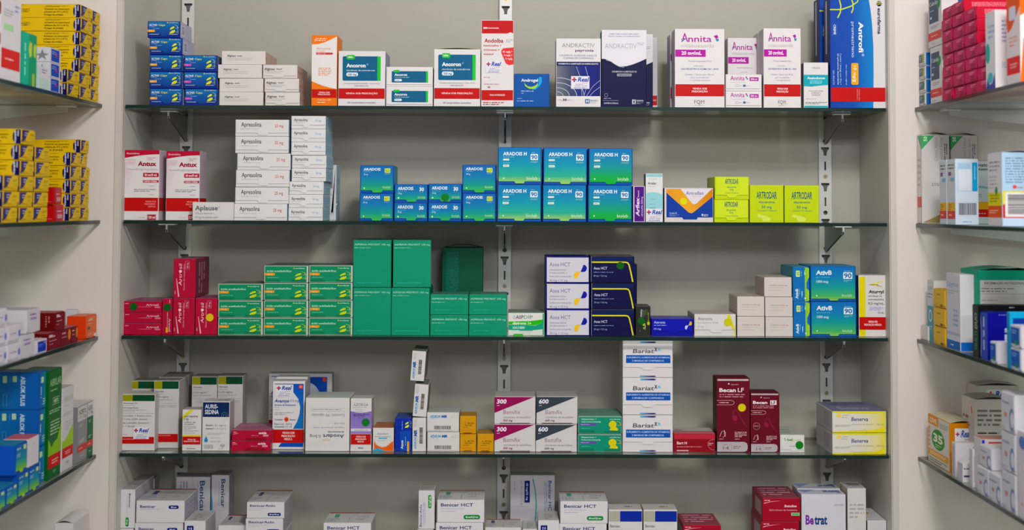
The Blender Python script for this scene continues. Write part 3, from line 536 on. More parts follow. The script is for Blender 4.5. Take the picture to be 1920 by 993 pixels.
def ara(n, big, H=False, sec='12,5', gy=''):
    y = 'd8e060'
    if H: return [('t', 'F', 'ARADOIS H', .12, .13, .66, .22, 'dce8ec', 0, .03), ('g', 'F', .12, .25, .44, .28, 1, '80c0d0'), ('o', 'F', .12, .31, .26, .36, 'd0e0d8', .2), ('g', 'F', .12, .41, .4, .44, 1, '80c0d0'), ('o', 'F', .12, .47, .26, .53, 'd0e0d8', .2), ('g', 'F', .14, .485, .24, .515, 1, '60a080'),
        ('g', 'F', .77, .13, .90, .155, 1, 'a0d0e0'), ('o', 'F', .75, .18, .92, .345, 'dce8ec', .12), ('t', 'F', '90', .765, .21, .905, .315, '0a68a8', 0, .03), ('g', 'F', .75, .375, .92, .42, 2, '90c8d8'), ('e', 'F', .12, .82, .15, .86, 'dce8dc'), ('t', 'F', 'biolab', .66, .79, .91, .88, 'c8e4c8', 0, .005)]
    if big: return [('t', 'F', 'ARADOIS', .10, .10, .61, .19, 'dce8ec', 0, .03), ('g', 'F', .1, .22, .48, .25, 1, '80c0d0'), ('t', 'F', n+' mg', .11, .30, .23, .355, 'd0e0e8', 0, .01), ('o', 'F', .73, .11, .90, .27, 'd0d850', .12), ('t', 'F', '60', .75, .14, .88, .24, '408840', 0, .0), ('g', 'F', .74, .29, .90, .34, 2, '80c0d8'), ('e', 'F', .10, .80, .145, .85, 'c8e8d0'), ('t', 'F', 'biolab', .68, .74, .91, .83, 'a8dca0', 0, .005)]
    return [('t', 'F', 'ARADOIS', .10, .15, .57, .31, 'dce8ec', 0, .03), ('g', 'F', .1, .37, .44, .42, 1, '60a8d0'), ('t', 'F', n+' mg', .11, .45, .22, .54, 'd0e0e8', 0, .01), ('g', 'F', .76, .08, .87, .12, 1, '60a8d8'), ('t', 'F', '30', .75, .18, .89, .37, 'dce8f4', 0, .035), ('g', 'F', .75, .42, .9, .48, 1, '4090c8'), ('e', 'F', .10, .70, .145, .80, 'c8e8d0'), ('t', 'F', 'biolab', .71, .64, .93, .77, 'a0d4b0', 0, .005)]
GA = 'grad:0864ac,0874ac@.4,109484@.72,3cb430'
GH = 'grad:0a74b0,0a80b0@.25,1094a8@.5,30a888@.78,a0cc50'
GK = 'grad:0a70b0,0a7cac@.25,0a8c94@.5,08a04c@.78,14ac28'
for kn, n, big in (('ara60', '25', 1), ('ara60b', '100', 1), ('ara30', '25', 0)):
    kind(kn, '0a50a8', ('square' if big else 'low')+' blue-green carton with '+('lime 60 mark' if big else 'white 30 mark'), 'blue-green cartons on second shelf', ara(n, big), side='2890a0' if big else '0a50a8', flap=(.90, .38, .64, .08, GA) if big else (.84, .38, .64, .11, GA))
kind('arah', '0a50a8', 'large turquoise-blue carton with 90 mark', 'large blue-green cartons with 90 mark', ara('50', 1, True), side='1078a8', flap=(.92, .40, .60, .055, GH))
kind('arak', '0a50a8', 'large blue and bright green 90 carton', 'large blue-green cartons with 90 mark', ara('100', 1, True), side='1078a8', flap=(.92, .40, .60, .055, GK))
kind('arf', 'c8c0d0', 'small upright purple carton', 'small cartons on second shelf', [('r', 'F', .1, .02, .92, .98, '500c80'), ('t', 'F', 'Arflex', .22, .12 if 0 else .33, .52, .84, 'e0d0e8', 90, .03, .2), ('t', 'F', 'Retard', .38, .13, .50, .31, 'e0d0e8', 90, .01), ('t', 'F', 'nimesulida 200mg', .66, .30, .80, .84, 'd0c0dc', 90, .01)], side='806898')
kind('art', 'd6d8d8', 'upright white and pale turquoise eye drops carton', 'small cartons on second shelf', [('r', 'F', 0, 0, 1, .07, '90c4cc'), ('g', 'F', .18, .105, .82, .125, 1, '9098a0'), ('t', 'F', 'Artelac', .12, .175, .62, .225, '504c58', 0, .02), ('g', 'F', .1, .255, .92, .275, 1, 'a0a4ac'), ('p', 'F', [(0, .42), (.2, .39), (.45, .38), (.7, .40), (1, .43), (1, .72), (0, .72)], '90c8d0'), ('g', 'F', .27, .515, .75, .54, 1, '5c8c98'), ('g', 'F', .22, .62, .78, .64, 1, '5c8c98'), ('g', 'F', .18, .70, .82, .72, 1, '406878')], side='585460')
kind('artf', 'cfc9c8', 'blue, orange and white chevron carton', 'low cartons on second shelf', [('r', 'F', .04, .03, .99, .86, '0a3c98'), ('p', 'F', [(.06, .03), (.99, .03), (.99, .25), (.62, .68), (.56, .74), (.50, .72), (.04, .14), (.04, .03)], 'grad>:d8902c,e0a030@.5,c87818'), ('p', 'F', [(.33, .03), (.97, .03), (.66, .45), (.60, .48), (.56, .44)], 'd8d4dc'), ('t', 'F', 'Artroflan', .44, .10, .80, .20, '5850a0', 0, .005), ('g', 'F', .57, .23, .80, .26, 1, 'd8a0a8'), ('t', 'F', 'Contém 60', .10, .71, .25, .76, 'c0ccf0', 0, .01), ('g', 'F', .10, .78, .3, .83, 2, '88a0d8'), ('p', 'F', [(.36, .86), (.68, .86), (.66, .92), (.39, .92)], '0a3c98'), ('e', 'F', .76, .75, .79, .82, 'd0dcf4'), ('g', 'F', .80, .76, .90, .83, 2, 'd0dcf4')], side='c0a890')
def arod(n, big):
    s = (.20, .80) if big else (.29, .69)
    return [('t', 'F', 'ARTRODAR', s[0], .18 if big else .10, s[1], .36 if big else .31, '18586c', 0, .02), ('t', 'F', 'diacereína', s[0]+.06, .42, s[1]-.06, .48, '286870', 0, .01), ('t', 'F', '50 mg', s[0]+.15, .55 if big else .52, s[1]-.15, .62 if big else .60, '286870', 0, .01), ('t', 'F', 'Contém '+n+' cápsulas', s[0]+.03, .66 if big else .68, s[1]-.0, .70 if big else .73, '58886c', 0, .005)]
kind('arsm', 'b8cc20', 'small lime green carton', 'lime green cartons on second shelf', arod('30', 0), side='a4b83c', flap=(.80, .38, .62, .12, 'c4d834'))
kind('arlg', 'b8cc20', 'large square lime green carton', 'lime green cartons on second shelf', arod('60', 1)+[('p', 'F', [(.22, .86), (.24, .77), (.36, .80), (.50, .83), (.62, .88), (.60, .97), (.38, .97), (.34, .88)], 'ccdc60')], side='a4b83c')
place('antux', 1, 234, 299, 281, 'white and crimson syrup carton, leftmost on second shelf', d=.055)
place('antux', 1, 312, 375, 283, 'white and crimson syrup carton behind low white carton', yf=.035, d=.06)
place('apl', 1, 361, 438, 378.5, 'low white carton with grey title before the crimson syrup carton', yf=.014, d=.02)
stack('ap25', 1, [381, 350, 319.5, 288.5, 256.3, 224], [(438.5, 538.8), (441, 541), (442, 543.6), (444.8, 544.8), (441.2, 542), (441.7, 542)], 'of wide stack', d=.11)
stack('ap50', 1, [386.8, 363, 339, 314, 289.5, 265, 240.8, 217], [(540, 605.7), (541, 606), (542, 607), (546, 612), (547.8, 611.6), (546, 611), (546, 611), (546.6, 610.5)], 'of tall narrow stack', d=.10)
place('ap50', 1, 618, 631, 309, 'pale blue carton edge standing behind the narrow stack', yf=.135, d=.06)
stack('ara60', 1, [360, 309.5], [(674.2, 737.6), (675.4, 738.6)], 'far left, before low pair', d=.09)
stack('ara30', 1, [377, 345], [(738.8, 801.8), (740, 802)], 'in left low pair', d=.08)
stack('ara30', 1, [377, 344], [(802.6, 866), (803.7, 866)], 'in right low pair', d=.08, extra={1: [('dot', .50, .73, .0074, '087828', 'dark green')]})
stack('ara60b', 1, [359, 308.6], [(867, 930), (867, 930)], 'left of the 90 cartons', d=.09)
stack('arah', 1, [341.7, 275.7], [(932, 1015.5), (934, 1015)], 'in first column', d=.10)
stack('arah', 1, [343, 277.5], [(1017, 1100), (1018.6, 1101)], 'in second column', d=.10)
stack('arak', 1, [344.5, 277.6], [(1102, 1185.4), (1104, 1186)], 'beside purple carton', d=.10)
place('arf', 1, 1187, 1209.6, 348.5, 'small upright purple carton right of the big blue cartons', d=.05)
place('art', 1, 1210.4, 1243, 325, 'upright pale turquoise carton with shop label', d=.035, extra=[('lab', .02, .725, .98, .985)])
place('artf', 1, 1245.5, 1337.6, 352, 'blue, orange and white chevron carton with yellow sticker', d=.08, extra=[('dot', .39, .39, .0068, 'd8d010', 'yellow')])
stack('arsm', 1, [372, 331], [(1338.8, 1404), (1339.8, 1404.6)], 'of the small pair', d=.10)
place('arlg', 1, 1405.4, 1469.4, 346.7, 'large square lime green carton beside the small lime pair', d=.08)
place('arlg', 1, 1470.6, 1536, 347.4, 'large square lime green carton, rightmost on second shelf', d=.08)

# ---- third shelf kinds
MG = 'ac0a36'
kind('artz', MG, 'flat magenta carton with small white print', 'magenta cartons on third shelf', [('t', 'F', 'Artrosil', .60, .22, .92, .40, 'e0c0cc', 0, .01), ('g', 'F', .40, .47, .80, .54, 1, 'd090a4'), ('o', 'F', .82, .46, .96, .60, 'c87890', .3), ('g', 'F', .05, .12, .16, .26, 1, 'e0b0c0'), ('g', 'T', .3, .2, .8, .6, 2, 'c8a0ac')], top='98506a', side='8c2848')
kind('artv', MG, 'upright magenta carton with sideways white title', 'magenta cartons on third shelf', [('t', 'F', 'Artr', .24, .50 if 0 else .36, .38, .68, 'e8ccd4', 90, .0, .12), ('e', 'F', .25, .28, .38, .355, 'e8ccd4'), ('t', 'F', 'sil', .24, .13, .38, .26, 'e8ccd4', 90, 0, .12), ('t', 'F', 'lisinato de cetoprofeno', .44, .12, .52, .80, 'd89cb0', 90, 0), ('c', 'F', [(.55, .06), (.72, .06), (.72, .27), (.55, .27), (.55, .06)], .010, 'd89cb0'), ('t', 'F', '100 mg', .60, .10, .67, .24, 'e0b0c0', 90, .02),
     ('p', 'F', [(.13, .5), (.15, .5), (.28, .97), (.22, .97)], 'e0b0c0'), ('g', 'F', .05, .82, .12, .93, 1, 'e0b0c0', 90), ('c', 'F', [(.78, .55), (.98, .66)], .006, '8c0828'), ('c', 'F', [(.80, .0), (.80, .35), (.96, .37)], .005, '900828'), ('g', 'R', .2, .1, .7, .9, 3, 'a87888', 90)], side='782840', top='90506a')
kind('artn', MG, 'narrow upright magenta carton with upside-down title', 'magenta cartons on third shelf', [('t', 'F', 'Artrosil', .66, .56, .84, .92, 'e0c0cc', -90, .01), ('g', 'F', .46, .38, .60, .86, 1, 'd8a0b0', 90), ('o', 'F', .38, .80, .58, .95, 'd8a030', .2), ('g', 'F', .66, .03, .8, .14, 1, 'e0b0c0', 90)], side='782840', top='90506a')
kind('acd', 'bcc4b8', 'flat green carton with yellow leaf marks', 'flat green cartons on third shelf', [('r', 'F', .018, .03, .965, .985, '04865c'), ('t', 'F', 'ácido acetilsalicílico', .06, .26, .62, .37, 'b8e0cc', 0, .015), ('o', 'F', .02, .43, .24, .58, 'e09018', .15), ('t', 'F', '100 mg', .07, .47, .19, .55, 'f4d8a0', 0, .01), ('g', 'F', .07, .67, .40, .72, 1, '80c8a8'), ('e', 'F', .66, .11, .69, .18, 'c8d010'), ('t', 'F', 'eurofarma', .705, .11, .92, .18, 'c0e0d0', 0, .015),
     ('p', 'F', [(.03, .82), (.34, .82), (.37, .90), (.37, .97), (.03, .97)], '047850'), ('p', 'F', [(.62, .82), (.96, .82), (.96, .97), (.60, .97)], '047850')]+eyes(.70, .42, .96, .86, 'c4d010'), top='607060', side='a0aca0')
GT = '048a68'
kind('aspl', GT, 'tall plain green carton with thin white title', 'plain green cartons on third shelf', [('t', 'F', "ASPIRINA PREVENT 100 mg", .03, .075, .97, .11, 'a8dccc', 0, .004), ('g', 'F', .03, .15, .58, .175, 1, '90d0bc'), ('c', 'F', [(.07, .85), (.88, .85), (.88, .95), (.07, .95), (.07, .85)], .005, '047c5c'), ('g', 'F', .11, .895, .86, .92, 1, '30b4a0'), ('g', 'R', .4, .3, .8, .5, 2, '2070a0', 90)], top='206050', side='04785a')
kind('asps', GT, 'low plain green carton with thin white title', 'plain green cartons on third shelf', [('t', 'F', "ASPIRINA PREVENT 100 mg", .04, .16, .96, .25, 'a8dccc', 0, .004), ('g', 'F', .04, .35, .58, .41, 1, '90d0bc'), ('c', 'F', [(.10, .66), (.88, .66), (.88, .84), (.10, .84), (.10, .66)], .005, '047c5c'), ('g', 'F', .12, .74, .84, .79, 1, '30b4a0')], top='407c68', side='04785a')
kind('aspb', '045840', 'large dark green carton with bowed lid', 'plain green cartons on third shelf', [('g', 'F', .1, .05, .40, .6, 8, '107868', 90), ('g', 'F', .1, .65, .40, .95, 6, '107868', 90)], top='043828', side='04402c', lid=.006)
kind('aspd', 'c4ccc0', 'white and green carton with bright green stripe', 'low cartons on third shelf', [('r', 'F', .01, .0, .97, .45, 'd6d6d2'), ('e', 'F', .13, .12, .20, .27, '707c7c'), ('e', 'F', .14, .14, .19, .25, 'd6d6d2'), ('t', 'F', 'ASP', .21, .11, .42, .26, '6c3c54', 0, .02), ('t', 'F', 'DIP', .43, .11, .68, .26, '1c8c74', 0, .0), ('p', 'F', [(.01, .38), (.60, .36), (.97, .28), (.97, .42), (.75, .54), (.5, .53), (.01, .50)], '28b018'), ('t', 'F', 'dipirona 1g', .12, .40, .64, .50, 'd8f0d0', 0, .03), ('p', 'F', [(.01, .52), (.5, .54), (.75, .56), (.97, .42), (.97, .78), (.3, .78), (.01, .74)], '089878'), ('t', 'F', 'DOR E FEBRE', .12, .60, .45, .70, 'c8ece0', 0, .02, .15), ('p', 'F', [(.01, .76), (.30, .76), (.38, .97), (.01, .97)], 'ccd2ca'), ('p', 'F', [(.68, .76), (.97, .72), (.97, .97), (.60, .97)], 'ccd2ca'), ('p', 'F', [(.16, .92), (.40, .92), (.42, .99), (.14, .99)], '28b018'), ('r', 'F', .95, .01, .995, .97, '10a070')], top='788478', side='0c8c60')
def asea_mark(x0, y0, x1, y1, A='0c1c98', B='e8b810'):
    X = lambda f: x0+(x1-x0)*f; Y = lambda f: y0+(y1-y0)*f
    return [('p', 'F', [(X(.52), Y(.50)), (X(.75), Y(0)), (X(.9), Y(.04)), (X(1), Y(.18)), (X(1), Y(.32)), (X(.9), Y(.46)), (X(.78), Y(.5))], A), ('p', 'F', [(X(.50), Y(.50)), (X(.22), Y(1)), (X(.08), Y(.94)), (X(0), Y(.8)), (X(.02), Y(.66)), (X(.1), Y(.54)), (X(.22), Y(.5))], B)]
kind('asw', '10208c', 'white carton with blue and yellow leaf mark', 'white cartons with blue sides', [('base', 'r', 'F', .03, .05, .975, .97, 'c8c6d0'), ('base', 'r', 'F', .0, .0, .16, .04, 'd8a828'), ('t', 'F', 'Asea HCT', .08, .21, .56, .36, '6868a0', 0, 0), ('t', 'F', 'olmesartana', .08, .46, .46, .53, '7878a4'), ('t', 'F', 'medoxomila +', .08, .58, .49, .64, '7878a4'), ('t', 'F', 'hidroclorotiazida', .08, .72, .58, .78, '7878a4'), ('t', 'F', '40 mg + 25 mg', .08, .86, .50, .94, '7878a4')]+asea_mark(.64, .30, .94, .85),
     flap=(.965, .3, .4, .001, 'cbc9d2'), side='101c80', top='1c2478')
kind('asn', '040c40', 'navy carton with bent yellow line', 'navy cartons with yellow line', [('base', 'r', 'F', .0, .0, .03, 1, 'b4b4bc'), ('r', 'F', .03, .0, .97, .19, '082058'), ('c', 'F', [(.03, .22), (.80, .22), (.85, .24), (.88, .32), (.92, .60), (.965, .97)], .030, 'd8d020'), ('t', 'F', 'Asea HCT', .07, .40, .38, .50, 'c0c8e0', 0, .01), ('g', 'F', .07, .58, .84, .63, 1, '8090c0'), ('t', 'F', '20 mg + 12,5 mg', .07, .71, .37, .77, '90a0c8', 0, .01)], flap=(.985, .3, .4, .001, '040a48'), side='080c38', top='585450')
kind('blk', '2c2e2c', 'small upright dark grey carton with lime print', 'low cartons on third shelf', [('t', 'F', 'Atelop', .30, .10, .43, .36, 'b0b8b0', 90, .03), ('g', 'F', .48, .12, .60, .38, 2, '687068', 90), ('c', 'F', [(.66, .12), (.77, .12), (.77, .28), (.66, .28), (.66, .12)], .02, '78902c'), ('g', 'F', .82, .20, .90, .75, 1, '90a828', 90), ('e', 'F', .45, .56, .66, .66, 'a0b020'), ('o', 'F', .78, .52, .95, .62, 'a8b820', .2), ('e', 'F', .50, .70, .62, .77, '98a828'), ('g', 'F', .60, .64, .70, .88, 1, 'a8b0a8', 90), ('g', 'F', .28, .80, .32, .87, 1, '989c98', 90)], top='4c4c48', side='282a28')
kind('atb', '081898', 'low blue carton with small leaf mark', 'low cartons on third shelf', [('t', 'F', 'Ateroma', .06, .12, .33, .27, 'b8c4f0', 0, .01), ('g', 'F', .06, .33, .60, .42, 1, '8c9ce0'), ('t', 'F', '10 mg', .06, .52, .23, .63, 'a8b4ec', 0, .01)]+asea_mark(.80, .13, .97, .62, 'd8b020', 'c8c8e8'), flap=(.70, .42, .62, .14, '0a1ca4'), top='50509c', side='080c70')
kind('atw', 'cfcccb', 'low white carton with yellow corner stripe', 'low cartons on third shelf', [('base', 'r', 'F', .96, .05, 1, 1, 'd8d018'), ('t', 'F', 'Ateroma', .08, .12, .43, .27, '707080', 0, 0), ('t', 'F', 'atorvastatina cálcica', .07, .34, .58, .42, '9898a4'), ('t', 'F', '40 mg', .07, .52, .22, .60, '9898a4'), ('p', 'F', [(.78, .02), (.86, .02), (.90, .3), (.98, .68), (.92, .68), (.84, .4)], 'd8cc18')], flap=(.70, .40, .64, .13, 'd3d0cf'), top='b4aca8', side='a8a094')
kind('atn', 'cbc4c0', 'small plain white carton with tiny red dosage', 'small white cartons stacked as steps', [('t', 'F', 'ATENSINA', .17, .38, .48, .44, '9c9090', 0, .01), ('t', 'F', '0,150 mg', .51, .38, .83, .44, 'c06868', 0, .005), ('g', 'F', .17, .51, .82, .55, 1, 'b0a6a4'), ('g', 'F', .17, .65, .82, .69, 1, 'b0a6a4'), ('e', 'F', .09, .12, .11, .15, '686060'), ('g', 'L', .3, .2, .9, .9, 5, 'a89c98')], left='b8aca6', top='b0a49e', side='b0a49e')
kind('ab3', '0a6cb0', 'slim upright blue-green carton, title sideways', 'blue-green cartons at third shelf end', [('base', 'r', 'F', .0, .0, .80, 1, 'grad>:0858ac,0868a8@.4,108c8c@.75,50b040'), ('p', 'F', [(.72, 0), (.98, .03), (.98, .3), (.90, .34), (.90, .38), (.82, .45), (.82, .62), (.98, .68), (.98, .97), (.72, 1)], 'grad>:38a848,58b438,a0c830'), ('t', 'F', 'AtivB', .15, .63, .32, .92, 'd0e4e8', 90, .03), ('g', 'F', .38, .64, .44, .92, 1, '80c0d0', 90), ('g', 'F', .50, .70, .60, .92, 1, 'c0dce0', 90), ('o', 'F', .18, .10, .42, .28, 'd0e4a0', .15), ('t', 'F', '30', .22, .13, .38, .25, '58a040', 90, .02), ('g', 'F', .46, .1, .56, .28, 1, '88c0c0', 90), ('g', 'F', .66, .1, .76, .30, 1, 'c8e8c0', 90), ('e', 'F', .69, .88, .78, .93, 'd8e8e0')], side='0a60a0', left='4890a0', top='4888a0')
kind('ab9', '0a58a8', 'large blue-green carton with white 90 mark', 'blue-green cartons at third shelf end', [('t', 'F', 'AtivB', .12, .12, .47, .24, 'd8e8ee', 0, .035), ('g', 'F', .12, .29, .46, .34, 1, '60b0d0'), ('t', 'F', '1000 mcg', .13, .40, .39, .47, 'c0dce8', 0, .02), ('g', 'F', .74, .12, .90, .15, 1, '90c8dc'), ('o', 'F', .72, .17, .92, .36, 'd8e8ee', .1), ('t', 'F', '90', .735, .20, .905, .33, '0a68a8', 0, .03), ('g', 'F', .73, .39, .91, .45, 2, '88c8d8'), ('e', 'F', .12, .82, .15, .86, 'd8e8e0'), ('t', 'F', 'biolab', .69, .79, .91, .87, 'b8dcb8', 0, .005)], flap=(.925, .42, .60, .055, 'grad:0a6cb4,0a78b0@.3,109490@.6,40a860@.85,90c040'), top='3078a0', side='0868a8')
kind('atu', 'd4cfcf', 'tall white nasal carton with yellow and red stripes', 'tall cartons at third shelf end', [('r', 'F', .0, .02, .24, 1, 'd8cc10'), ('p', 'F', [(.85, .09), (.88, .10), (.58, .15), (.88, .20), (.88, .185), (.4, .155), (.4, .145), (.88, .085)], 'e0d850'), ('g', 'F', .38, .14, .86, .165, 1, '686460'), ('t', 'F', 'Aturgyl', .36, .24, .90, .29, '202024', 0, .03), ('t', 'F', 'cloridrato de', .34, .32, .83, .35, '585860', 0, .01), ('t', 'F', 'oximetazolina', .34, .375, .90, .405, '585860', 0, .01), ('t', 'F', '0,5 mg/mL', .34, .435, .90, .475, '505058', 0, .01), ('g', 'F', .38, .51, .90, .575, 3, '98a4d0'), ('t', 'F', '15 mL', .68, .59, .90, .625, '605c60', 0, .01)]+vend(.68, .885, 'VENDA SOB|PRESCRIÇÃO MÉDICA', hw=.31), top='b0a8a4', side='b0a8a0', left='20507c')
DG = '086018'
stack('artz', 2, [609.8, 586.8, 564], [(231.3, 303), (231.3, 303.4), (231.3, 303)], 'at far left', d=.11, extra={2: [('dot', .27, .5, .0072, DG, 'dark green')]})
place('artn', 2, 304.4, 323.4, 559, 'narrow upright magenta carton with dark green sticker', d=.10, extra=[('dot', .52, .25, .0072, DG, 'dark green')])
zt = place('artv', 2, 324.4, 365.4, 558.5, 'upright magenta carton supporting the raised magenta one', d=.10)
place('artv', 2, 366.4, 408, 558.5, 'upright magenta carton with yellow sticker beside flat green ones', d=.10, extra=[('dot', .66, .53, .0072, 'd8b810', 'yellow')])
place('artv', 2, 325.6, 366.8, 484.5, 'raised upright magenta carton standing on another', d=.12, z0=zt)
stack('acd', 2, [597.3, 564, 531], [(409.2, 492.8)]*3, 'in left column', d=.09)
stack('acd', 2, [597.3, 564.2, 531.2, 497], [(495, 577.5), (495.2, 577.8), (495, 577.6), (495.4, 578)], 'in middle column', d=.12)
stack('acd', 2, [597, 563.6, 530, 496.6], [(578.9, 660.8), (579.6, 661), (579.2, 661), (579.8, 661.2)], 'in right column', d=.10)
stack('aspl', 2, [540, 449], [(662.4, 733.6), (662.4, 733.8)], 'in left pair', d=.12)
stack('aspl', 2, [540, 449], [(734.4, 805.6), (737.6, 808.4)], 'in right pair', d=.12, rots=[0, .06])
place('aspb', 2, 829, 905.5, 464, 'large dark green carton with bowed lid at the back', yf=.137, d=.065)
stack('asps', 2, [589.3, 551], [(806.8, 878.2)]*2, 'left of the small pairs', d=.085)
stack('asps', 2, [589.3, 551], [(879.3, 951), (879.3, 951)], 'right of the small pairs', d=.085)
place('aspd', 2, 952.6, 1021, 585.5, 'low white and green carton with bright green stripe', d=.09)
stack('asw', 2, [578.2, 529.5, 480.4], [(1024, 1105.8), (1024, 1105.4), (1023.3, 1105.4)], 'of its stack', d=.12)
stack('asn', 2, [579, 529.6, 479.5], [(1107.2, 1190), (1108, 1190.4), (1107.2, 1189)], 'of its stack', d=.09, extra={2: [('dot', .68, .36, .0072, DG, 'dark green')]})
place('asn', 2, 1118, 1194.5, 494, 'navy carton standing hidden behind the navy stack', yf=.130, d=.06)
place('blk', 2, 1191.6, 1219.8, 573.4, 'small upright dark grey carton with lime print and green sticker', d=.06, extra=[('dot', .38, .50, .0070, DG, 'dark green')])
place('atb', 2, 1221, 1299.8, 596.6, 'low blue carton with yellow and white leaf mark', d=.07)
place('atw', 2, 1301.6, 1380, 588, 'low white carton with yellow stripe and yellow sticker', d=.10, extra=[('dot', .805, .36, .0074, 'c8c008', 'yellow')])
stack('atn', 2, [592.8, 555], [(1382, 1433.4), (1381.8, 1433.4)], 'in the left step', d=.10)
stack('atn', 2, [592.8, 555, 519], [(1434.8, 1487), (1434.4, 1486), (1432.8, 1484.6)], 'in the right step', d=.10)
stack('ab3', 2, [565.3, 499.8], [(1487.4, 1518.6), (1486.3, 1517.8)], 'beside the 90 pair', d=.12)
stack('ab9', 2, [564, 498], [(1519.8, 1606), (1518.8, 1604.2)], 'near right end', d=.11)
place('atu', 2, 1609.4, 1662.4, 515.3, 'tall white carton with yellow and red stripes, rightmost on third shelf', d=.045)

# ---- fourth shelf kinds
def atro(x): return [('r', 'F', 0, .0, .33, .12, '90901c'), ('r', 'F', .33, .0, 1, .12, '044c2c'), ('t', 'F', 'Atrovent N' if x else 'Atrovent', .05, .145, .46 if x else .40, .172, '686868', 0, .02), ('g', 'F', .04, .19, .58, .205, 1, '909094'), ('t', 'F', '20 mcg/dose' if x else '0,250 mg/mL', .04, .225, .50 if x else .60, .252, '606068', 0, .005), ('g', 'F', .04, .275, .92, .29, 1, '80808c'), ('g', 'F', .04, .30, .42, .312, 1, '98989c'), ('r', 'F', 0, .335, 1, .338, '909094')]
kind('atr1', 'cfcccb', 'white inhaler carton with olive and green top band', 'olive and green topped cartons', atro(1)+[('t', 'F', 'Contém 1 frasco com', .04, .365, .90, .395, '686870'), ('t', 'F', '10 mL (200 doses)', .04, .425, .79, .455, '686870'), ('t', 'F', 'de solução aerossol', .04, .49, .82, .52, '686870'), ('t', 'F', '+ 1 bocal', .04, .55, .40, .58, '686870'), ('g', 'F', .06, .70, .24, .72, 1, 'a0a0a4')]+[('r', 'F', 0, .755, 1, .875, RED), ('t', 'F', 'VENDA SOB PRESCRIÇÃO', .05, .785, .40, .805, 'e89898', 0, .02)], side='b4b0b0', top='b8b4b0')
kind('atr2', 'c4c0bf', 'white dropper carton with olive and green top band', 'olive and green topped cartons', [o for o in atro(0)]+[('g', 'F', .15, .36, .92, .40, 2, 'a0a0a4'), ('r', 'F', .0, .79, 1, .91, RED), ('t', 'F', 'VENDA SOB PRESCRIÇÃO', .16, .805, .7, .82, 'e89898', 0, .02), ('g', 'R', .1, .05, .8, .4, 5, 'a0a0a0')], side='a8a4a2', top='807c78')
kind('atp', 'd4d0ce', 'small white drops carton with yellow ribbon corner', 'small cartons on fourth shelf', [('p', 'F', [(.02, .14), (.40, .0), (.60, .0), (.02, .24)], 'd8cc20'), ('t', 'F', 'atropina', .08, .11 if 0 else .13, .82, .18, '585860', 0, .02), ('t', 'F', '1%', .08, .21, .34, .255, '585860', 0, .02), ('t', 'F', 'sulfato de', .08, .285, .70, .315, '606068', 0, .02), ('t', 'F', 'atropina', .08, .335, .60, .365, '606068', 0, .02), ('g', 'F', .08, .39, .75, .49, 4, '9898a0'), ('g', 'F', .08, .505, .92, .525, 1, '686870'), ('g', 'F', .12, .555, .88, .58, 1, '909098'), ('r', 'F', 0, .615, 1, .65, 'd8cc20'), ('e', 'F', .26, .925, .34, .965, '606068'), ('e', 'F', .28, .932, .325, .958, 'd4d0ce'), ('t', 'F', 'Allergan', .37, .93, .72, .955, '505058', 0, .01)]+vend(.655, .845, 'VENDA SOB|PRESCRIÇÃO MÉDICA', hw=.40), side='b0acaa', top='a8a4a0')
kind('aur', 'd2cfce', 'white carton with navy title block and blue drop', 'small cartons on fourth shelf', [('r', 'F', .01, .01, .99, .31, '0a2a5c'), ('t', 'F', 'AURIS-', .09, .055, .57, .135, 'd4d8e0', 0, .025), ('t', 'F', 'SEDINA', .09, .165, .60, .25, 'd4d8e0', 0, .025), ('c', 'F', [(.70, .30), (.72, .24), (.80, .21), (.90, .23), (.95, .29), (.92, .34), (.84, .38), (.80, .42)], .006, '90a8b8'), ('c', 'F', [(.76, .30), (.79, .26), (.85, .255), (.89, .30), (.85, .35)], .006, '90a8b8'),
     ('t', 'F', 'fenol', .13, .46, .36, .495, '606468', 0, .02), ('t', 'F', '1,85 mg/ml', .40, .465, .87, .495, '808488'), ('t', 'F', 'mentol', .13, .53, .42, .56, '606468', 0, .02), ('t', 'F', '1,3 mg/ml', .47, .535, .88, .56, '808488'), ('g', 'F', .20, .63, .85, .675, 2, 'b0b0b4'), ('p', 'F', [(.15, .70), (.20, .755), (.22, .79), (.20, .815), (.15, .825), (.10, .815), (.08, .79), (.10, .755)], '1888c0'), ('g', 'F', .30, .725, .74, .745, 1, 'a0b0c0'), ('g', 'F', .30, .80, .72, .82, 1, '9098a0'),
     ('g', 'F', .08, .87, .42, .96, 4, '98989c'), ('e', 'F', .68, .865, .84, .91, '808488'), ('e', 'F', .71, .873, .81, .902, 'd2cfce'), ('p', 'F', [(.75, .88), (.77, .88), (.77, .94), (.75, .94)], '808488'), ('g', 'F', .6, .95, .92, .965, 1, 'a0a0a4'), ('t', 'T', 'AURIS', .50, .3, .90, .75, '787478')], side='b4a8b0', top='c0bcb8')
kind('avd', MG, 'flat magenta carton with silver corner print', 'flat magenta cartons on fourth shelf', [('t', 'F', 'avide', .68, .15, .88, .36, 'e8d0d8', 0, .04, .2), ('g', 'F', .50, .46, .76, .56, 1, 'd08ca0'), ('o', 'F', .79, .42, .93, .60, 'd08ca0', .25), ('g', 'F', .04, .12, .16, .26, 1, 'e0b0c0'), ('c', 'F', [(.04, .36), (.10, .33), (.16, .30)], .01, 'e0b0c0'), ('p', 'F', [(.33, 1), (.38, .74), (.84, .74), (.90, 1)], '8c0824'), ('g', 'T', .1, .1, .9, .5, 4, 'c898a8')], top='a0607a', side='a83c58')
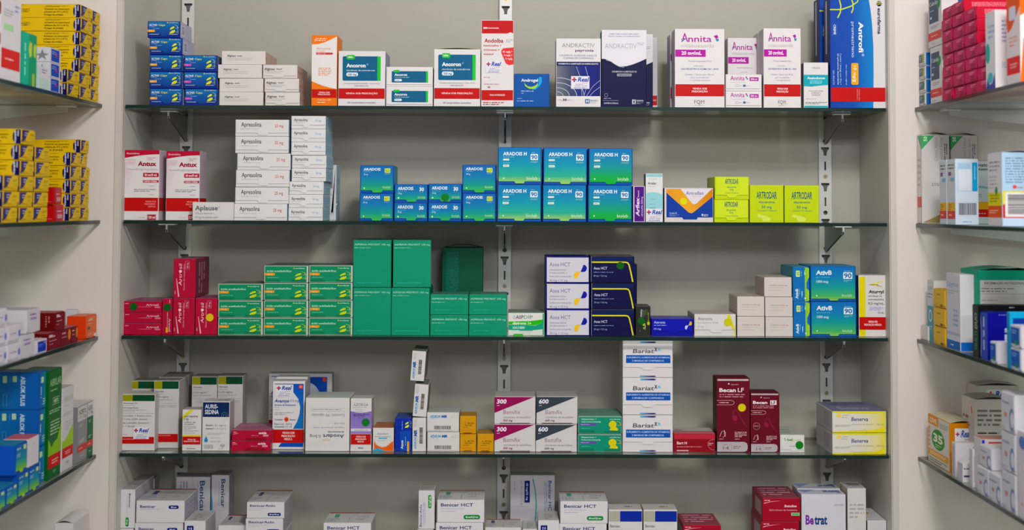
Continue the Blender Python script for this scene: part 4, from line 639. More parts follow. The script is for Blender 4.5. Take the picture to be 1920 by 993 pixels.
kind('ava', 'd4d2d4', 'white spray carton with blue curve and red band', 'white and blue spray cartons', [('p', 'F', [(.64, .04), (.96, .04), (.96, .70), (.64, .70), (.76, .60), (.84, .48), (.86, .38), (.80, .26), (.64, .16)], 'grad:0848b0,1070b8@.6,2058a8'), ('r', 'F', .06, .035, .96, .045, '1850b0'), ('o', 'F', .81, .05, .93, .105, 'e04028', .2), ('t', 'F', 'GSK', .83, .067, .91, .09, 'f0b0a0', 0, .02),
     ('g', 'F', .24, .235, .40, .245, 1, 'e8a080'), ('t', 'F', 'Avamys', .05, .265, .50, .31, '184c9c', 0, .03, .25), ('t', 'F', '27,5 mcg', .53, .27, .82, .30, '4870a8', 0, .01), ('t', 'F', 'furoato de fluticasona', .06, .335, .72, .36, '305ca4', 0, .02), ('g', 'F', .06, .375, .28, .39, 1, '98989c'), ('g', 'F', .06, .41, .32, .425, 1, '98989c'), ('g', 'F', .06, .45, .64, .50, 2, 'a0a0a4'), ('t', 'F', 'Contém', .06, .55, .32, .575, '606468', 0, .01), ('e', 'F', .37, .525, .50, .595, 'e05020'), ('t', 'F', '120', .39, .55, .48, .575, '80200c', 0, .02), ('t', 'F', 'doses', .53, .55, .72, .575, '606468', 0, .01), ('t', 'F', 'Peso Líq.: 10,0 g', .06, .615, .60, .64, '505458', 0, .005), ('t', 'F', 'Conteúdo: 9,1 mL', .06, .655, .62, .68, '505458', 0, .005), ('p', 'F', [(.28, .91), (.96, .90), (.96, .965), (.19, .965)], '1848a8'), ('g', 'T', .3, .2, .7, .5, 1, 'c05030')]+vend(.71, .905, 'VENDA SOB|PRESCRIÇÃO|MÉDICA', hw=.21), side='a8a8b0', top='b8b8b4')
kind('avb', 'c0c0c4', 'white spray carton with pale arc on blue', 'white and blue spray cartons', [('r', 'F', .06, .05, .80, .99, '0848a8'), ('p', 'F', [(.06, .14)]+[(.06+.60*math.sin(math.radians(a)), .62-.48*math.cos(math.radians(a))) for a in range(0, 91, 10)]+[(.06, .62)], 'b4b8c8'), ('o', 'F', .62, .06, .76, .12, 'd84030', .2), ('g', 'F', .15, .62, .5, .8, 3, '98a0b8')], side='a0a0a4', top='909490')
kind('avo', 'd2cfcd', 'large white carton with upside-down print', 'large cartons on fourth shelf', [('t', 'F', 'Avodart', .40, .685, .88, .75, '38506c', 180, .02), ('t', 'F', '0,5mg', .10, .695, .35, .75, '485c70', 180, .0), ('t', 'F', 'dutasterida', .51, .625, .88, .66, '405468', 180, .01), ('t', 'F', 'Cápsula gelatinosa mole', .18, .545, .89, .575, '9094a0', 180, 0), ('t', 'F', 'Uso oral', .66, .465, .89, .50, '9094a0', 180, 0), ('t', 'F', 'Contém: 90 cápsulas', .14, .30, .89, .35, '80848c', 180, 0), ('g', 'F', .14, .205, .88, .23, 1, '989ca4'), ('c', 'F', [(.11, .19), (.90, .19), (.90, .245), (.11, .245), (.11, .19)], .003, 'a8a8ac'), ('e', 'F', .40, .77, .56, .805, 'd0a890'), ('e', 'F', .42, .777, .54, .798, 'd2cfcd')], side='a8a8a4', top='b4bcb4')
kind('azo', 'd2cece', 'small white and purple eye drops carton', 'small cartons on fourth shelf', [('p', 'F', [(0, .24), (.25, .26), (.5, .27), (.75, .26), (1, .24), (1, .67), (0, .67)], 'grad:7858b0,9080c0@.7,a89ccc'), ('t', 'F', 'AZORGA', .14, .09, .84, .145, '686484', 0, .0), ('g', 'F', .1, .165, .88, .18, 1, '8884a0'), ('g', 'F', .22, .20, .78, .215, 1, '8884a0'), ('g', 'F', .32, .232, .66, .245, 1, '8884a0'), ('g', 'F', .12, .29, .88, .34, 2, '2c2850'), ('g', 'F', .35, .36, .68, .372, 1, '483c78'), ('r', 'F', 0, .57, 1, .62, 'd2cece'), ('t', 'F', 'CONTEÚDO 5 mL', .17, .59, .82, .61, '58586c', 0, .02), ('t', 'F', 'Alcon', .37, .925, .63, .95, '303034', 0, .03)]+[('c', 'F', [(.02, .34+.03*i), (.5, .44+.025*i), (.98, .42+.03*i)], .006, '9c8cc8') for i in range(5)]+vend(.675, .87, 'VENDA SOB|PRESCRIÇÃO|MÉDICA', hw=.26), side='a8a0a8', top='b8b8b0')
kind('azl', 'd0cecc', 'low white carton with orange and blue waves', 'small cartons on fourth shelf', [('t', 'F', 'Azelan', .20, .20, .72, .29, '707078', 0, 0), ('t', 'F', 'ácido azelaico', .10, .345, .86, .39, '70747c', 0, .01), ('r', 'F', .28, .42, .68, .47, '48a4cc'), ('g', 'F', .22, .52, .72, .56, 1, 'a0a4a8'), ('p', 'F', [(.06, .55), (.12, .68), (.26, .78), (.45, .84), (.65, .80), (.82, .68), (.98, .55), (.98, .98), (.06, .98)], 'dc5c18'), ('p', 'F', [(.02, .92), (.25, .87), (.45, .93), (.65, .99), (.02, .99)], '28a0c8')]+[('e', 'F', x, y, x+.04, y+.035, 'e89030') for x, y in ((.06, .52), (.10, .60), (.17, .67), (.26, .73), (.36, .77), (.47, .78), (.58, .77), (.68, .72), (.77, .66), (.85, .58))], side='a86850', top='a8684c')
kind('azx', '08309c', 'upright blue carton with yellow leaf mark', 'small cartons on fourth shelf', [('p', 'F', [(.30, .44), (.36, .38), (.94, .38), (.94, .98), (.36, .98), (.36, .72), (.30, .68)], '0a48a8'), ('t', 'F', 'Azox', .36, .66, .50, .93, 'd0dcf0', 90, .03), ('g', 'F', .60, .56, .68, .92, 1, '88a8d8', 90), ('o', 'F', .74, .70, .86, 1, 'e0a020', .2), ('t', 'F', 'eurofarma', .40, .08, .46, .34, 'a0b8e0', 90, .01)]+eyes(.60, .10, 1.0, .30), side='083080', top='304c8c')
AZK = [('t', 'F', 'AZUKON', .09, .14, .42, .26, '2890c0', 0, .04, .1), ('t', 'F', 'MR', .45, .14, .63, .26, '2460a8', 0, .06, .2), ('g', 'F', .09, .30, .42, .34, 1, '80b0d0'), ('c', 'F', [(.74, .27), (.80, .15), (.97, .15), (.97, .27), (.74, .27)], .006, 'a0a0a0'), ('c', 'F', [(.80, .15), (.80, .27)], .006, 'a0a0a0'), ('bar', 'F', .23, .68, .76, .87, '686460')]
kind('azh', 'cdcac8', 'flat white carton with blue title and barcode', 'white barcode cartons on fourth shelf', AZK, side='a8a4a0', top='a8aca4', flap=(.93, .05, .1, .01, 'd0cdcb'))
kind('azv', 'cfccca', 'upright white carton with barcode turned sideways', 'white barcode cartons on fourth shelf', [('t', 'F', 'AZUKON', .14, .58, .28, .93, '2890c0', 90, .04, .1), ('t', 'F', 'MR', .12, .36, .32, .56, '2460a8', 90, .06, .2), ('g', 'F', .33, .58, .38, .93, 1, '80b0d0', 90), ('c', 'F', [(.15, .28), (.15, .06), (.30, .06), (.30, .24), (.15, .28)], .012, '606060'), ('c', 'F', [(.22, .07), (.22, .25)], .01, '707070'), ('bar', 'F', .52, .29, .76, .78, '50443c', 1), ('c', 'R', [(.1, .05), (.1, .95)], .03, '904838')], side='706e6c', top='787c78')
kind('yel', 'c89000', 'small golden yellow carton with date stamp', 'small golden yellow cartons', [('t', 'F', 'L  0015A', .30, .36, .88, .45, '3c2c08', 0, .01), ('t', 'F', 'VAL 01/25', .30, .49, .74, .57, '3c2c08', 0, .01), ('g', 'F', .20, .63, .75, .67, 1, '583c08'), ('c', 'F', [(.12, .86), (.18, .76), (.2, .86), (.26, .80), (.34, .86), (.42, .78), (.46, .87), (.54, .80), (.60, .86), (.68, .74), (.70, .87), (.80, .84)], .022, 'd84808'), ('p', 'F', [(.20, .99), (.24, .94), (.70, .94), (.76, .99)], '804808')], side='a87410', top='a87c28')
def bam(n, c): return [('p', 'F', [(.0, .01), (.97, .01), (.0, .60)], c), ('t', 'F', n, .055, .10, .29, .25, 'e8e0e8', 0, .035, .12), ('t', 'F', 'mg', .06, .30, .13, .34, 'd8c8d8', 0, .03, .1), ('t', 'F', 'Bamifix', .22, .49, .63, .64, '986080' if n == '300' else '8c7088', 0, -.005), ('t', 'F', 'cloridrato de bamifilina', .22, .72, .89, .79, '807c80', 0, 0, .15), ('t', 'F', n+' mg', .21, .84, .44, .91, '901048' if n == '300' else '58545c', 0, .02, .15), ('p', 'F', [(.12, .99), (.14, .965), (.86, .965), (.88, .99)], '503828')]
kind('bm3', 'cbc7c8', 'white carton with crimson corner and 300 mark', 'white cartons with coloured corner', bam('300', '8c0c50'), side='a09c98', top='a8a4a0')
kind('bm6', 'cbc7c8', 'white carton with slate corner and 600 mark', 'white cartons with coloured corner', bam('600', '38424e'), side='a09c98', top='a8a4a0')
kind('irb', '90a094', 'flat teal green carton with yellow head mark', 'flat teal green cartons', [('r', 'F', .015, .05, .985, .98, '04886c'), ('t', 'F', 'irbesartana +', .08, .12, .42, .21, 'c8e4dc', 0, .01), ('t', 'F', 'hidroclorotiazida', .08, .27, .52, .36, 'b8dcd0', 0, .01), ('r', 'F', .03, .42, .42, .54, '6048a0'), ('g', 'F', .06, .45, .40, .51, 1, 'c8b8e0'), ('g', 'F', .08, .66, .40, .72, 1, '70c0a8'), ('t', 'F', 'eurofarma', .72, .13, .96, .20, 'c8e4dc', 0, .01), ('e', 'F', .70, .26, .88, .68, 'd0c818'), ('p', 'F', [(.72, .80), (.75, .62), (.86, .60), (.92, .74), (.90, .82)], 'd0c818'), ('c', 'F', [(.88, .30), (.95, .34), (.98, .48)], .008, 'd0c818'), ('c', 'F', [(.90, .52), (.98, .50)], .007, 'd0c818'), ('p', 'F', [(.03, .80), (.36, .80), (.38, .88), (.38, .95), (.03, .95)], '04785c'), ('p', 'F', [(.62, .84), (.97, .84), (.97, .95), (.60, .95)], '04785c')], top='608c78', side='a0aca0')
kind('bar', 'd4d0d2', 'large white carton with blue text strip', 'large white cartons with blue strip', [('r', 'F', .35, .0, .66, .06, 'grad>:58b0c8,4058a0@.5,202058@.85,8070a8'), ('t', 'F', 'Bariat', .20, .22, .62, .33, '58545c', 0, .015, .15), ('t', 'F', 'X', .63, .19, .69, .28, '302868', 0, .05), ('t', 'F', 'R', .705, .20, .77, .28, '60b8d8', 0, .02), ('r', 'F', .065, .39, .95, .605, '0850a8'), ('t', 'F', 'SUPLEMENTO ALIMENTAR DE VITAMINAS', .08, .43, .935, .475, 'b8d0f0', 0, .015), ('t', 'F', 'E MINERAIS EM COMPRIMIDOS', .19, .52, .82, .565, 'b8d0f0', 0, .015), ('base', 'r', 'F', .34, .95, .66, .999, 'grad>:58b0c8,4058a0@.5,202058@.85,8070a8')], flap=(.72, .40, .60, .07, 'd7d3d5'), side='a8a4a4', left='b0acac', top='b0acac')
kind('bth', '8c0c20', 'low dark red carton with white top', 'low cartons on fourth shelf', [('r', 'F', .0, .0, 1, .30, 'b42c3c'), ('t', 'F', 'Bart H', .08, .44, .32, .58, 'e0c8cc', 0, .03), ('g', 'F', .08, .68, .78, .75, 1, 'd8a0a8'), ('t', 'F', 'momenta', .08, .86, .36, .95, 'e0c0c8', 0, .03), ('c', 'F', [(.98, .30), (.88, .36), (.82, .50), (.83, .70), (.90, .85), (.98, .88)], .006, 'd8a0a8'), ('g', 'F', .84, .48, .95, .66, 2, 'e0b0b8'), ('r', 'T', 0, 0, 1, .6, 'b0aca8'), ('e', 'T', .03, .3, .28, .8, 'a08088')], flap=(.10, .34, .36, .06, 'a81c30'), top='b0686c', side='701020')
K['bth']['flap'] = None
def becan(lf): return [('o', 'F', .02, .01, .97, .035, 'b8a8ac', .4), ('e', 'F', .34, .065, .39, .085, 'e0c8d0'), ('t', 'F', 'apsen', .44, .073, .66, .09, 'd0a8b4', 0, .005), ('t', 'F', 'Becan', .08, .135, .58, .185, 'ecdce0', 0, .03)]+([('r', 'F', .68, .125, .90, .20, 'ecdce0'), ('t', 'F', 'LF', .71, .138, .87, .187, '680c28', 0, .02)] if lf else [('t', 'F', 'LF', .64, .13, .82, .185, 'ecdce0', 0, .01)])+[('g', 'F', .08, .205, .85, .265, 2, 'c07c8c'), ('c', 'F', [(.0, .30), (.45, .30), (.52, .315), (.53, .335), (.50, .35), (.45, .36), (.0, .36)], .010, 'd8b4bc'), ('g', 'F', .07, .32, .45, .34, 1, 'e0c0c8'),
     ('c', 'F', [(.48, .55), (.50, .46), (.56, .42), (.64, .45), (.72, .54), (.90, .66)], .05, '7c1c34'), ('e', 'F', .48, .50, .62, .58, '8c2040'), ('c', 'F', [(.09, .79), (.15, .72), (.22, .71), (.24, .78), (.18, .80)], .012, 'e0c8cc'), ('c', 'F', [(.22, .70), (.26, .74), (.25, .79)], .012, 'e0c8cc'), ('g', 'F', .07, .815, .28, .83, 1, 'e0c8cc'), ('g', 'F', .54, .72, .90, .80, 4, 'd8b0b8'), ('g', 'F', .54, .815, .72, .83, 1, 'e0c8cc'),
     ('p', 'F', [(.01, .86), (.82, .86), (.90, .875), (.93, .91), (.93, .95), (.90, .98), (.82, .993), (.01, .993)], 'b0a8ac'), ('t', 'F', '14', .19, .92, .36, .965, '803848', 0, .0), ('c', 'F', [(.38, .905), (.42, .885), (.45, .90), (.45, .96), (.41, .98), (.38, .96)], .008, '906068'), ('g', 'F', .50, .91, .72, .96, 2, '906870'), ('g', 'F', .18, .89, .34, .905, 1, '906870')]
kind('bcl', '6c0824', 'tall burgundy carton with grey foot', 'burgundy cartons with grey foot', becan(0), side='400818', top='5c0c20')
kind('bcs', '6c0824', 'shorter burgundy carton with boxed letters', 'burgundy cartons with grey foot', becan(1)+[('e', 'F', .08, .50, .32, .62, 'c08894'), ('e', 'F', .09, .505, .31, .615, '6c0824'), ('g', 'F', .12, .545, .28, .57, 2, 'd0a0ac')], side='400818', top='5c0c20')
kind('bel', 'd4d2d0', 'small white carton with green dotted title', 'low cartons on fourth shelf', [('e', 'F', .16, .17, .21, .24, '40a030'), ('e', 'F', .19, .26, .23, .32, '206830'), ('e', 'F', .24, .21, .28, .27, 'a0c840'), ('t', 'F', 'bel', .30, .18, .50, .33, '28902c', 0, .02), ('t', 'F', 'pele', .52, .20, .82, .33, 'b0d068', 0, .0), ('g', 'F', .40, .42, .6, .46, 1, 'a0b890'), ('g', 'F', .38, .60, .62, .67, 1, '808480'), ('g', 'T', .1, .3, .6, .8, 2, '88a878')], flap=(.84, .50, .66, .08, 'd7d5d3'), side='b0b0ac', top='b0b4ac')
kind('ben', 'd2d0cc', 'flat white and yellow carton with blue title', 'flat white and yellow cartons', [('r', 'F', .015, .0, .985, 1, 'grad>:d8d4cc,d8d4c8@.5,dcd490@.85,dcd020'), ('p', 'F', [(0, 0), (.985, 0), (.985, .06), (.75, .10), (.2, .10), (0, .06)], 'dcd438'), ('p', 'F', [(0, 1), (0, .96), (.4, .93), (.8, .88), (.985, .75), (.985, 1)], 'e0d418'), ('e', 'F', .07, .12, .16, .28, 'e8d050'), ('t', 'F', 'cellera', .18, .14, .30, .21, 'a0a088', 0, .01), ('t', 'F', 'farma', .18, .25, .27, .31, 'a0a088', 0, .01), ('t', 'F', 'Benerva', .35, .28, .66, .46, '40508c', 0, .015, .12), ('t', 'F', 'cloridrato de tiamina', .35, .56, .76, .65, 'a8a890', 0, 0), ('t', 'F', '300 mg', .82, .57, .95, .66, 'a8a890', 0, 0), ('g', 'F', .05, .63, .34, .74, 2, 'a8a890'), ('c', 'F', [(.31, .97), (.36, .86), (.40, .92), (.54, .92), (.60, .86), (.64, .97)], .004, 'b8a818'), ('r', 'L', .45, .1, .9, .9, 'a8a4a8'), ('g', 'L', .5, .15, .85, .85, 6, '90889c', 90), ('t', 'T', 'Benerva', .2, .55, .75, .85, 'b0b0c8'), ('g', 'T', .1, .1, .9, .4, 4, '585880')], left='b4b0b0', side='c8bc48', top='70708c')
place('atr2', 3, 243, 292, 712.8, 'white carton with olive and green band, behind the leftmost one', yf=.100, d=.045)
place('atr2', 3, 288.6, 336, 712.6, 'white green-topped carton between leftmost pair and yellow ribbon carton', yf=.066, d=.045)
place('atr2', 3, 298, 345, 706, 'white green-topped carton half hidden, second of its row', yf=.113, d=.04)
place('atr2', 3, 308, 354, 702, 'white green-topped carton hidden at the back of its row', yf=.156, d=.04)
place('atr1', 3, 228, 291, 738, 'white carton with olive and green band and shop label, leftmost', d=.05, extra=[('lab', .37, .585, .835, .795)])
place('atr2', 3, 359.8, 407.6, 705, 'left white green-topped carton standing behind the navy-block carton', yf=.125, d=.045)
place('atr2', 3, 408.5, 455.6, 704, 'right white green-topped carton standing behind the navy-block carton', yf=.125, d=.045)
place('atp', 3, 342, 377.8, 767, 'small white drops carton with yellow ribbon corner and red band', d=.035)
place('aur', 3, 379.5, 431, 752, 'white carton with navy title block and blue drop', d=.045)
stack('avd', 3, [828, 805.3], [(433.5, 507), (435, 509)], 'beside the blue-curve spray carton', d=.085)
place('ava', 3, 511.5, 572, 713.8, 'white blue-curve spray carton with shop label, frontmost', yf=.058, d=.035, extra=[('lab', .10, .055, .60, .225)])
place('ava', 3, 518, 577, 706, 'white blue-curve spray carton, second in its row', yf=.098, d=.035)
place('ava', 3, 504, 578, 699.5, 'white spray carton at the back of its row', yf=.175, d=.03)
place('avb', 3, 576.5, 622.8, 699.5, 'white spray carton with pale arc, behind the upside-down carton', yf=.175, d=.03)
place('avo', 3, 573, 655.8, 745, 'large white carton with upside-down print', d=.085)
place('azo', 3, 657.2, 697, 746, 'small white and purple carton with green sticker', d=.045, extra=[('dot', .73, .455, .0074, '107828', 'dark green')])
place('azl', 3, 699, 738.6, 801, 'low white carton with orange and blue waves', d=.07)
place('azx', 3, 740.4, 772, 783, 'upright blue carton with yellow leaf mark, left of the barcode tower', d=.07)
z = place('azv', 3, 773.2, 799.2, 782, 'upright white barcode carton, lowest of the leaning tower', d=.08)
z2 = place('azv', 3, 773.6, 799.8, 719.3, 'upright white barcode carton, middle of the leaning tower', z0=z+.0012, d=.08, tilt=math.radians(4.2))
place('azv', 3, 769.2, 795.5, 657.0, 'upright white barcode carton, top of the leaning tower', z0=z+.0680, d=.10, tilt=math.radians(4.0))
stack('azh', 3, [808.5, 772], [(801.2, 861.6), (800.6, 861)], 'right of the tower', d=.09)
stack('yel', 3, [812, 778.8], [(862.4, 893)]*2, 'of the small stack', d=.055)
place('yel', 3, 895.4, 925.8, 812, 'single golden yellow carton beside the crimson-cornered one', d=.055)
stack('bm3', 3, [795, 742.5], [(927.2, 1003.8)]*2, 'of its pair', d=.075)
stack('bm6', 3, [795, 742.5], [(1004.6, 1081.6), (1006, 1082.8)], 'of its pair', d=.075)
stack('irb', 3, [812.3, 778.8], [(1083.6, 1165.6), (1084, 1166)], 'of its pair', d=.095)
stack('bar', 3, [776, 706.5, 637.5], [(1167.4, 1261.4)]*3, 'of the tall stack', d=.08)
place('bth', 3, 1262.6, 1341.4, 811.5, 'low dark red carton with white top beside the blue-strip stack', d=.065)
place('bcl', 3, 1343.4, 1406, 708, 'tall burgundy carton with yellow sticker', d=.05, extra=[('dot', .76, .40, .0074, 'd0c010', 'yellow')])
place('bcs', 3, 1407, 1461.6, 735.5, 'shorter burgundy carton right of the tall burgundy one', d=.05)
place('bel', 3, 1462.4, 1508.8, 814.4, 'small white carton with green dotted title and green sticker', d=.10, extra=[('dot', .78, .58, .0074, '088020', 'dark green')])
stack('ben', 3, [812, 769.5], [(1560.5, 1662.2), (1560, 1661.5)], 'at right end of fourth shelf', yf=.022, d=.125, rots=[.018, .018])

# ---- lowest shelf kinds
NB = '283878'
def beni(nm, mg, c, sub=1, low=False):
    if low: return [('t', 'F', nm, .08, .20 if 0 else .14, .08+.062*len(nm), .28, NB, 0, .02), ('g', 'F', .08, .36, .76, .41, 1, 'a0a4bc'), ('g', 'F', .08, .47, .45, .52, 1, 'a0a4bc'), ('o', 'F', .56, .66, .91, .86, c), ('t', 'F', mg, .60, .72, .87, .80, 'e0e8f0', 0, .03)]
    return [('t', 'F', nm, .08, .20, .40, .32, NB, 0, .02), ('g', 'F', .08, .37, .55, .41, 1, 'a0a4bc'), ('o', 'F', .67, .21, .88, .37, c), ('t', 'F', mg, .715, .255, .835, .325, 'e0e4f4', 0, .03)]
TOPC = [('r', 'T', 0, 0, 1, .10, '9c5048'), ('r', 'T', .16, .2, .26, .5, '48507c'), ('g', 'T', .04, .55, .3, .9, 3, '9498b4'), ('c', 'T', [(.68, .0), (.60, .2), (.50, .5), (.50, .95)], .012, '709cb4'), ('g', 'T', .65, .3, .9, .8, 2, 'a8a8b0')]
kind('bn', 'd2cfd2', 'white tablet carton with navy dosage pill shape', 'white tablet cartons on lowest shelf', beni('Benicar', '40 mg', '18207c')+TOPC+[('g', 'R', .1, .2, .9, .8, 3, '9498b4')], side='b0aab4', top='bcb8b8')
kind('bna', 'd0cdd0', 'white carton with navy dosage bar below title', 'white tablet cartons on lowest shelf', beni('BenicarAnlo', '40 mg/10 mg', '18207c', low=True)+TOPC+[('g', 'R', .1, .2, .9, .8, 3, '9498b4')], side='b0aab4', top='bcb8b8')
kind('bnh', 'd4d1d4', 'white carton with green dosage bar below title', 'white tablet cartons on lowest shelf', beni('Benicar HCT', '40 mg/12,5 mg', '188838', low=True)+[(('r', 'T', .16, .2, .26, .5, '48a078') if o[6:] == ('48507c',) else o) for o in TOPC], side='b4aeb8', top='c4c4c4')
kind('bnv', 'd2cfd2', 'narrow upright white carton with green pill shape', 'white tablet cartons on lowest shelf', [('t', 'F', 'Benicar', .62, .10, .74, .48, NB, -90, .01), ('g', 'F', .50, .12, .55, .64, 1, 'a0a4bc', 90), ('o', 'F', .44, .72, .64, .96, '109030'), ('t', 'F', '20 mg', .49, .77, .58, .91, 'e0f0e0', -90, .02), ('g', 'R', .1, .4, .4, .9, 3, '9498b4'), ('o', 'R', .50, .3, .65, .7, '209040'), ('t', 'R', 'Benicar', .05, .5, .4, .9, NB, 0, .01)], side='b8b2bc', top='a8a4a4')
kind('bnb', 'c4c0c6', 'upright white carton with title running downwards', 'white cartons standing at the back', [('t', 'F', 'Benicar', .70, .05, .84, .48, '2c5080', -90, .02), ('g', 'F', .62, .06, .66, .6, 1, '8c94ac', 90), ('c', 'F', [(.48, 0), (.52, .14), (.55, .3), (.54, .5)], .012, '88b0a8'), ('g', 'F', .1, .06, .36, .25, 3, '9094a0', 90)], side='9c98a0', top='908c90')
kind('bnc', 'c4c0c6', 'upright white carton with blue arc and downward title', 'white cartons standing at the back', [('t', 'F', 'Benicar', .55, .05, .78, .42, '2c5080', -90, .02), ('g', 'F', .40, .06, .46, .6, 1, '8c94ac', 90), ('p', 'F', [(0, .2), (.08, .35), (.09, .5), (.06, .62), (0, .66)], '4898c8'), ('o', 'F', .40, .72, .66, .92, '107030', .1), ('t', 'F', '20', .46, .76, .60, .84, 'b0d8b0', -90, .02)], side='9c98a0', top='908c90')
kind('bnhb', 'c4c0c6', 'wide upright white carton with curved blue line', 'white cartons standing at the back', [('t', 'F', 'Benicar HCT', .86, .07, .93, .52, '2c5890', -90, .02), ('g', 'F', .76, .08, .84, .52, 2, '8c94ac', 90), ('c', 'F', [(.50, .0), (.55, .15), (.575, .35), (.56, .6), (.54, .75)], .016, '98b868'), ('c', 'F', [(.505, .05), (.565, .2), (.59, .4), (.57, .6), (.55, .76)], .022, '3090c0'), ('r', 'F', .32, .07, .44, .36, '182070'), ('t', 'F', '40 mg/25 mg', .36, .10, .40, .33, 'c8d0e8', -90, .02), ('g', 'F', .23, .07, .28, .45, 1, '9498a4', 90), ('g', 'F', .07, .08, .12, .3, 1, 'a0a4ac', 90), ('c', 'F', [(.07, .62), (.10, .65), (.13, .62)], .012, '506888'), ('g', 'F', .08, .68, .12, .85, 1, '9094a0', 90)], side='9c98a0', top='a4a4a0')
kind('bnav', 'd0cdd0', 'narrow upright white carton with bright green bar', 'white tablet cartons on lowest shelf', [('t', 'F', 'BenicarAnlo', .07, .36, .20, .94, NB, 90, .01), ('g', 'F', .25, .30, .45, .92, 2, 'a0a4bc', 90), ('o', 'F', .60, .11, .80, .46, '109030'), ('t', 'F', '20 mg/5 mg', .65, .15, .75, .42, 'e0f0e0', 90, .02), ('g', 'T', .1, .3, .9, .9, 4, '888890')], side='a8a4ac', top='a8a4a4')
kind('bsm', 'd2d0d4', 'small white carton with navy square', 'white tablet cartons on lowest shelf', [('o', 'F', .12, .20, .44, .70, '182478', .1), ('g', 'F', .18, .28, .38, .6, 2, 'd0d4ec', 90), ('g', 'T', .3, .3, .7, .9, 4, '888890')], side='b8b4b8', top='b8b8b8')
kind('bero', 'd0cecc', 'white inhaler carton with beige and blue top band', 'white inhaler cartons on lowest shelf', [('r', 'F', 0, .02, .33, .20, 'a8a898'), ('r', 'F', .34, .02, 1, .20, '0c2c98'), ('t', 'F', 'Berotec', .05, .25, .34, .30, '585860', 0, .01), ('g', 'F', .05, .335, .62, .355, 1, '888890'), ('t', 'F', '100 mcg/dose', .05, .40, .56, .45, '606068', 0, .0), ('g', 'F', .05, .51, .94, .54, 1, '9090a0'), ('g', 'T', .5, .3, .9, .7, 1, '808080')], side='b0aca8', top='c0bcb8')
kind('beta', 'a00c2c', 'magenta carton with silver swoosh', 'magenta cartons on lowest shelf', [('g', 'F', .05, .05, .22, .13, 1, 'e8b0c0'), ('p', 'F', [(.04, .20), (.2, .135), (.5, .10), (.2, .165), (.04, .24)], 'e0a0b0'), ('t', 'F', 'Betadine', .58, .28, .90, .38, 'f0d0d8', 0, .025, .15), ('t', 'F', 'dicloridrato de betaistina', .18, .47, .92, .54, 'e0a0b0', 0, .01), ('r', 'F', .76, .62, .98, .75, 'a0d0a0'), ('r', 'F', .78, .64, .96, .73, '60b060'), ('r', 'L', .3, .2, .9, .8, 'b09098'), ('g', 'T', .1, .1, .9, .8, 4, 'c88c9c')], top='8c3c4c', side='8c2c44')
kind('betr', 'd0ced6', 'tall white carton with purple and blue title', 'white and lavender cartons', [('t', 'F', 'myralis', .74, .12, .95, .15, '8088b0', 0, .005), ('t', 'F', 'Be', .09, .28, .275, .40, '7838a0', 0, .035), ('t', 'F', 'trat', .29, .28, .58, .40, '184080', 0, .035), ('g', 'F', .1, .49, .58, .525, 1, 'a0a0b0'), ('g', 'F', .1, .575, .68, .61, 1, 'a0a0b0'), ('g', 'F', .1, .66, .62, .70, 1, 'a0a0b0'), ('p', 'F', [(.48, .78), (1, .78), (1, .98), (.62, .98)], 'a8acd0'), ('t', 'T', 'Betrat', .54, .2, .92, .7, '5858a0', 180, .03), ('p', 'T', [(0, 0), (.4, 0), (.1, .7)], '8898c8')], side='a8a4ac', top='c8c8d4')
kind('whit', 'd0cdca', 'narrow white carton with sideways shop label', 'white cartons at lowest shelf end', [('g', 'F', .10, .18, .90, .38, 4, 'b0a8a8'), ('bar', 'T', .2, .2, .9, .6, '706c6c')], side='b8a498', top='b4b0b0')
kind('wlow', 'ccc8cc', 'low white carton with orange top mark', 'white cartons at lowest shelf end', [('r', 'L', 0, 0, 1, 1, '601828'), ('r', 'L', 0, 0, .2, 1, '2038a0'), ('r', 'T', .1, .35, .5, .5, 'd08058'), ('g', 'F', .5, .5, .9, .6, 1, '9898a0')], side='b8b4b8', top='c4c4c8')
kind('pinkb', 'd4d0d0', 'white carton with pink oval printed on top', 'cartons on the low side shelf', [('e', 'T', .25, .25, .8, .8, 'b04868'), ('e', 'R', .1, .3, .8, .8, 'a03858')], side='ccc8c8', top='d0ccc8', lid=.004)

def lowstack(kn, x0, x1, ytop, hpx, n, where, yf=.036, d=.10, **k):
    zt = atY(x0, ytop, yf)[1]; h = hpx*(2.6+yf)/FPX; tot = zt-ZS[4]; n = max(1, round(tot/h)); h = tot/n
    a = atY((x0+x1)/2, ytop, yf)[0]; w = (x1-x0)*(2.6+yf)/FPX-.0006
    for i in range(n):
        if (zt-(n-1-i)*h) < .862: continue
        o = ['topmost', 'second from top', 'third from top', 'low'][min(3, n-1-i)]
        spawn(kn, w, h-.0004, d, (a+(0 if i == n-1 else -.002), yf, ZS[4]+.0003+i*h), 0, K[kn]['desc']+', '+o+' '+where)
    if ZS[4]+h*0 < .862 and n > 1:
        for i in range(n):
            if (zt-(n-1-i)*h) < .862:
                spawn(kn, w, h-.0004, d, (a, yf, ZS[4]+.0003+i*h), 0, K[kn]['desc']+', at the bottom '+where)
lowstack('bnv', 222.6, 253.6, 916.5, 71, 2, 'at far left', d=.14)
lowstack('bn', 256, 345.8, 937.5, 43, 3, 'at left', d=.11)
place('bnb', 4, 330, 394.5, 893, 'upright white carton at the back left, wider of two', yf=.150, d=.04)
place('bnc', 4, 396.5, 430, 889.6, 'upright white carton with blue arc at the back left', yf=.150, d=.05)
lowstack('bsm', 345.8, 385.4, 975.5, 44, 2, 'between stacks', yf=.03, d=.09)
place('bn', 4, 409, 462, 984, 'low white carton lying behind the small white one', yf=.05, d=.09)
lowstack('bna', 463.2, 533, 940.3, 30.5, 4, 'left of centre', d=.11)
lowstack('bnh', 607, 695.6, 979.5, 42, 2, 'alone left of centre', d=.09)
lowstack('bnav', 784.8, 815.2, 918.5, 72, 2, 'near centre', d=.055)
